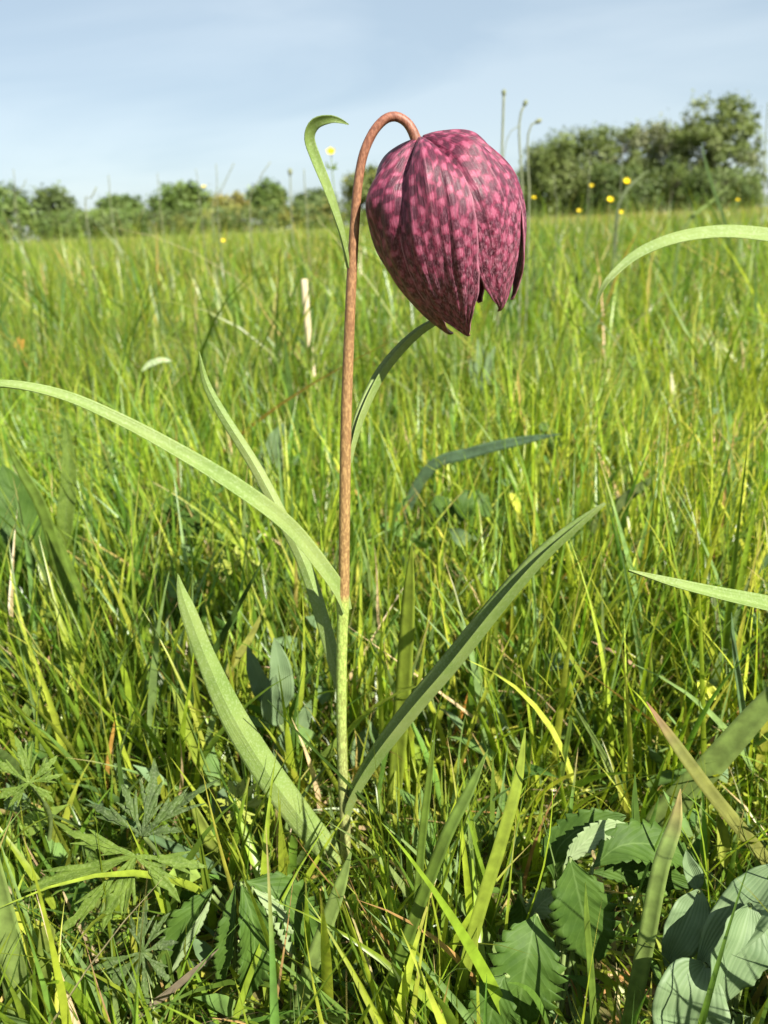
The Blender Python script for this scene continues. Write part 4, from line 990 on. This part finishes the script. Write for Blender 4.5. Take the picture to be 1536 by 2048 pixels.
for dx, dy, w_ in ((14, -26, 12), (4, -30, 12), (-6, -24, 10), (20, -16, 9)):
    oval(h, [(34, 704, ft.y), (34 + dx * .3, 704 + dy * .3, ft.y), (34 + dx * .7, 704 + dy * .7, ft.y), (34 + dx, 704 + dy, ft.y)], w_, M['orange'], (0.1, -0.9, 0.3), name='petal', fold=.3)
ft = G(1035, 1090)
h = herb('yellow_bud', 'drooping pale yellow-green bud beside the small toothed leaves', ft, 'bud')
M['bud'] = plain('yellow_bud', (0.42, 0.46, 0.05), (0.5, 0.52, 0.08), 300, trans=0.25)
oval(h, [(1020, 985, .45), (1028, 998, .45), (1034, 1012, .45), (1040, 1030, .45)], 16, M['bud'], (0.1, -0.9, 0.3), name='bud', fold=.3)
oval(h, [(1020, 985, .452), (1024, 1000, .452), (1028, 1012, .452), (1030, 1024, .452)], 12, M['bud'], (-0.5, -0.8, 0.3), name='bud_leaf', fold=.3)
stalk(h, (ft.x, ft.y, -.002), P(1020, 985, .45), .0008)
ft = G(1440, 1780)
h = herb('seed_pod_plant', 'upright yellow-green pod on a thin stalk behind the olive blade', ft, 'pod')
oval(h, [(1450, 1735, .2), (1446, 1700, .2), (1444, 1670, .2), (1436, 1628, .2)], 30, M['cutleaf_yellow'], (-.1, -0.9, 0.3), name='pod', fold=.6, thick=.001)
stalk(h, (ft.x, ft.y, -.002), P(1450, 1735, .2), .0008)
ft = G(1420, 1460)
h = herb('yellowed_leaf', 'crumpled yellow leaf in the grass beside the broad pale blade', ft, 'leaf')
oval(h, [(1395, 1362, .27), (1405, 1372, .27), (1418, 1385, .27), (1432, 1398, .27)], 34, M['bud'], (-.1, -0.9, 0.3), fold=.5, wave=.3)
stalk(h, (ft.x, ft.y, -.002), P(1395, 1362, .27), .0006)

# small leaflets of clover and other low herbs lost in the sward
x, y = wedge(3800, 0.16, 1.6, 0.05, 0.1, 1.1); n_ = len(x)
hc = np.array([(0.075, 0.15, 0.03), (0.11, 0.19, 0.045), (0.13, 0.20, 0.09), (0.16, 0.23, 0.04)])[rng.integers(0, 4, n_)] * rng.uniform(.8, 1.15, (n_, 1))
ok = np.hypot(x - PX, y - PY) > .012
x, y, hc = x[ok], y[ok], hc[ok]; n_ = len(x)
zl = rng.uniform(0.004, 0.045, n_) * np.clip((y - .1) / .2, .3, 1.2)
o = blades('low_herbs', x, y, rng.uniform(.008, .022, n_), rng.uniform(.004, .010, n_), rng.uniform(0, 6.28, n_), rng.uniform(.5, 1.3, n_), rng.uniform(-.2, .6, n_), 4, 3, hc, z0=zl[:, None], tipdry=.05, mat='herb')
tag(o, 'small green leaflets of clover and low herbs scattered through the sward', 'herbs', kind='stuff')

# ------------------------------------------------------------------ buttercups
pet = []
for k in range(5):
    an = k * 2 * math.pi / 5
    d_ = np.array([math.cos(an), math.sin(an), 0])
    rows = [(*(d_ * .0008), .002), (*(d_ * .004 + np.array([0, 0, .0012])), .0075), (*(d_ * .0078 + np.array([0, 0, .0035])), .0098), (*(d_ * .0105 + np.array([0, 0, .0065])), .005), (*(d_ * .011 + np.array([0, 0, .0072])), .001)]
    pet.append(leaf_mesh('petal', rows, (0, 0, 1), n=9, across=5, fold=.25, thick=.0003))
bm = bmesh.new(); bmesh.ops.create_uvsphere(bm, u_segments=10, v_segments=6, radius=.0026)
for v_ in bm.verts: v_.co.z = v_.co.z * .8 + .002
eye = bpy.data.meshes.new('flower_eye'); bm.to_mesh(eye); bm.free()
for k_, (bx, by, Y_, lb) in enumerate([
 (662, 305, 1.35, 'buttercup high against the sky between curled leaf and stem'), (408, 375, 2.3, 'tiny buttercup in front of the broadest hedge tree'),
 (447, 483, 2.2, 'tiny buttercup low in the far grass below the hedge'), (1068, 397, 2.4, 'small buttercup in front of the round willow'),
 (1034, 376, 2.6, 'faint buttercup beside the edge of the purple flower'), (1183, 373, 2.5, 'pale buttercup bud-like against the middle willow'),
 (1253, 364, 1.6, 'brightest large buttercup next to a pale grass blade'), (1220, 401, 1.6, 'orange-yellow buttercup lower than the brightest one'),
 (1158, 423, 2.3, 'buttercup just below the foot of the round willow'), (1242, 425, 2.3, 'small buttercup on the skyline beneath the brightest one'), (1475, 401, 3.0, 'faint distant buttercup before the tallest tree')]):
    top = P(bx, by, Y_); fx, fy = top.x + random.uniform(-.03, .03), Y_ + random.uniform(-.02, .03)
    root = thing('buttercup', 'yellow ' + lb, 'buttercup', (fx, fy, 0), 'yellow buttercups above the grass')
    tube('stem', [(fx, fy, -.004, .0011), (fx + .008, fy, top.z * .4, .001), (top.x + .003, Y_, top.z * .8, .0009), (top.x, Y_, top.z, .0008)], M['stalk'], root, 6, 14)
    rot = Matrix.Rotation(R(random.uniform(15, 55)), 4, 'X') @ Matrix.Rotation(random.uniform(0, 6), 4, 'Z')
    for k in range(5):
        o = link('petal', pet[k], M['petal_yellow'], root); o.matrix_parent_inverse = Matrix.Identity(4)
        o.matrix_local = Matrix.Translation(top - root.location) @ rot @ Matrix.Scale(0.62, 4)
    o = link('flower_eye', eye, M['petal_yellow'], root); o.matrix_parent_inverse = Matrix.Identity(4)
    o.matrix_local = Matrix.Translation(top - root.location) @ rot @ Matrix.Scale(0.62, 4)
    if k_ == 0:
        for dx, dy in ((14, 10), (-8, 12), (16, -2)):
            link('leaf', leaf_mesh('leaf', [PW(bx - 2, by + 32, Y_, 2), PW(bx - 2 + dx * .5, by + 32 - dy * .2, Y_, 6), PW(bx - 2 + dx, by + 30 - dy, Y_, 1)], (0, -.9, .4), n=8, across=3), M['cutleaf'], root)

# ------------------------------------------------------------------ tall thin stalks against the sky
def stalk_plant(label, pts, Y_, r_, head=True, group='thin stalks rising against the sky'):
    f_ = P(pts[-1][0] - 4, 430, Y_)
    root = thing('seed_stalk', label, 'stalk', (f_.x, Y_, 0), group)
    rows = [(f_.x, Y_, -.004, .0008)] + [PW(x_, y_, Y_, r_ * (0.55 if head else 0.3)) for x_, y_ in pts[::-1]]
    tube('stem', rows, M['greystalk'], root, 6, 30)
    if head:
        (x0, y0), (x1, y1) = pts[0], pts[1]
        L_ = math.hypot(x0 - x1, y0 - y1); ux, uy = (x0 - x1) / L_, (y0 - y1) / L_
        tube('seed_head', [PW(x0 - ux * 12, y0 - uy * 12, Y_, 1.5), PW(x0 - ux * 6, y0 - uy * 6, Y_, 4.2), PW(x0, y0, Y_, 4.0), PW(x0 + ux * 4, y0 + uy * 4, Y_, 1.0)], M['greystalk'], root, 8, 10)
M['greystalk'] = plain('grey_green_stalk', (0.13, 0.15, 0.08), (0.18, 0.19, 0.11), 200, rough=0.8)
stalk_plant('tallest straight grey stalk beside the flower with a small tight head', [(1008, 182), (1006, 240), (1003, 330), (1000, 420)], 1.0, 4.2)
stalk_plant('grey stalk with a nodding tip crossing the round willow', [(1052, 203), (1042, 225), (1038, 262), (1042, 340), (1044, 420)], 1.05, 3.6)
stalk_plant('short grey stalk hooked over at the top before the round willow', [(1080, 241), (1064, 248), (1056, 270), (1056, 340), (1058, 420)], 1.1, 3.4)
stalk_plant('grey stalk curving over between the straight and the nodding one', [(1040, 250), (1022, 262), (1012, 285), (1006, 340), (1004, 420)], 1.02, 3.0, head=False)
TS = ['before the dark domed tree', 'slanting before the dark domed tree', 'before the low rounded shrub', 'short and dark in the hedge gap', 'before the bright broad tree',
      'upright beside the tiny buttercup', 'upright before the yellowish bush', 'slanting before the yellowish bush', 'slanting before the dome-crowned tree', 'with a small head beside the dome-crowned tree', 'before the low dark tree line',
      'tall and thin beside the tallest tree', 'short before the tallest tree', 'before the round willow', 'before the loose greyish willow', 'short before the foot of the round willow']
for lb, (pts, rr_, hd) in zip(TS, [([(27, 338), (30, 372), (34, 420)], 2.2, 0), ([(53, 358), (42, 382), (30, 425)], 2.2, 0), ([(217, 350), (220, 388), (224, 430)], 2.8, 0), ([(193, 374), (184, 395), (172, 425)], 4, 0), ([(315, 346), (318, 390), (322, 430)], 2.4, 0),
                  ([(391, 338), (396, 365), (402, 425)], 2.2, 0), ([(432, 328), (434, 362), (436, 430)], 2.6, 0), ([(468, 326), (446, 374), (425, 430)], 3, 0), ([(541, 324), (517, 362), (500, 430)], 3, 0), ([(580, 340), (581, 375), (583, 430)], 2.4, 1), ([(608, 338), (610, 378), (614, 430)], 3.4, 0), ([(1536, 205), (1530, 300), (1525, 420)], 3.2, 0), ([(1430, 360), (1432, 395), (1436, 440)], 2.4, 0), ([(1180, 300), (1178, 350), (1175, 425)], 2.4, 0), ([(1245, 290), (1243, 340), (1238, 425)], 2.6, 0), ([(1108, 350), (1110, 390), (1114, 430)], 2.2, 0)]):
    stalk_plant('thin grass stalk ' + lb, pts, random.uniform(1.3, 2.0), rr_, head=bool(hd))
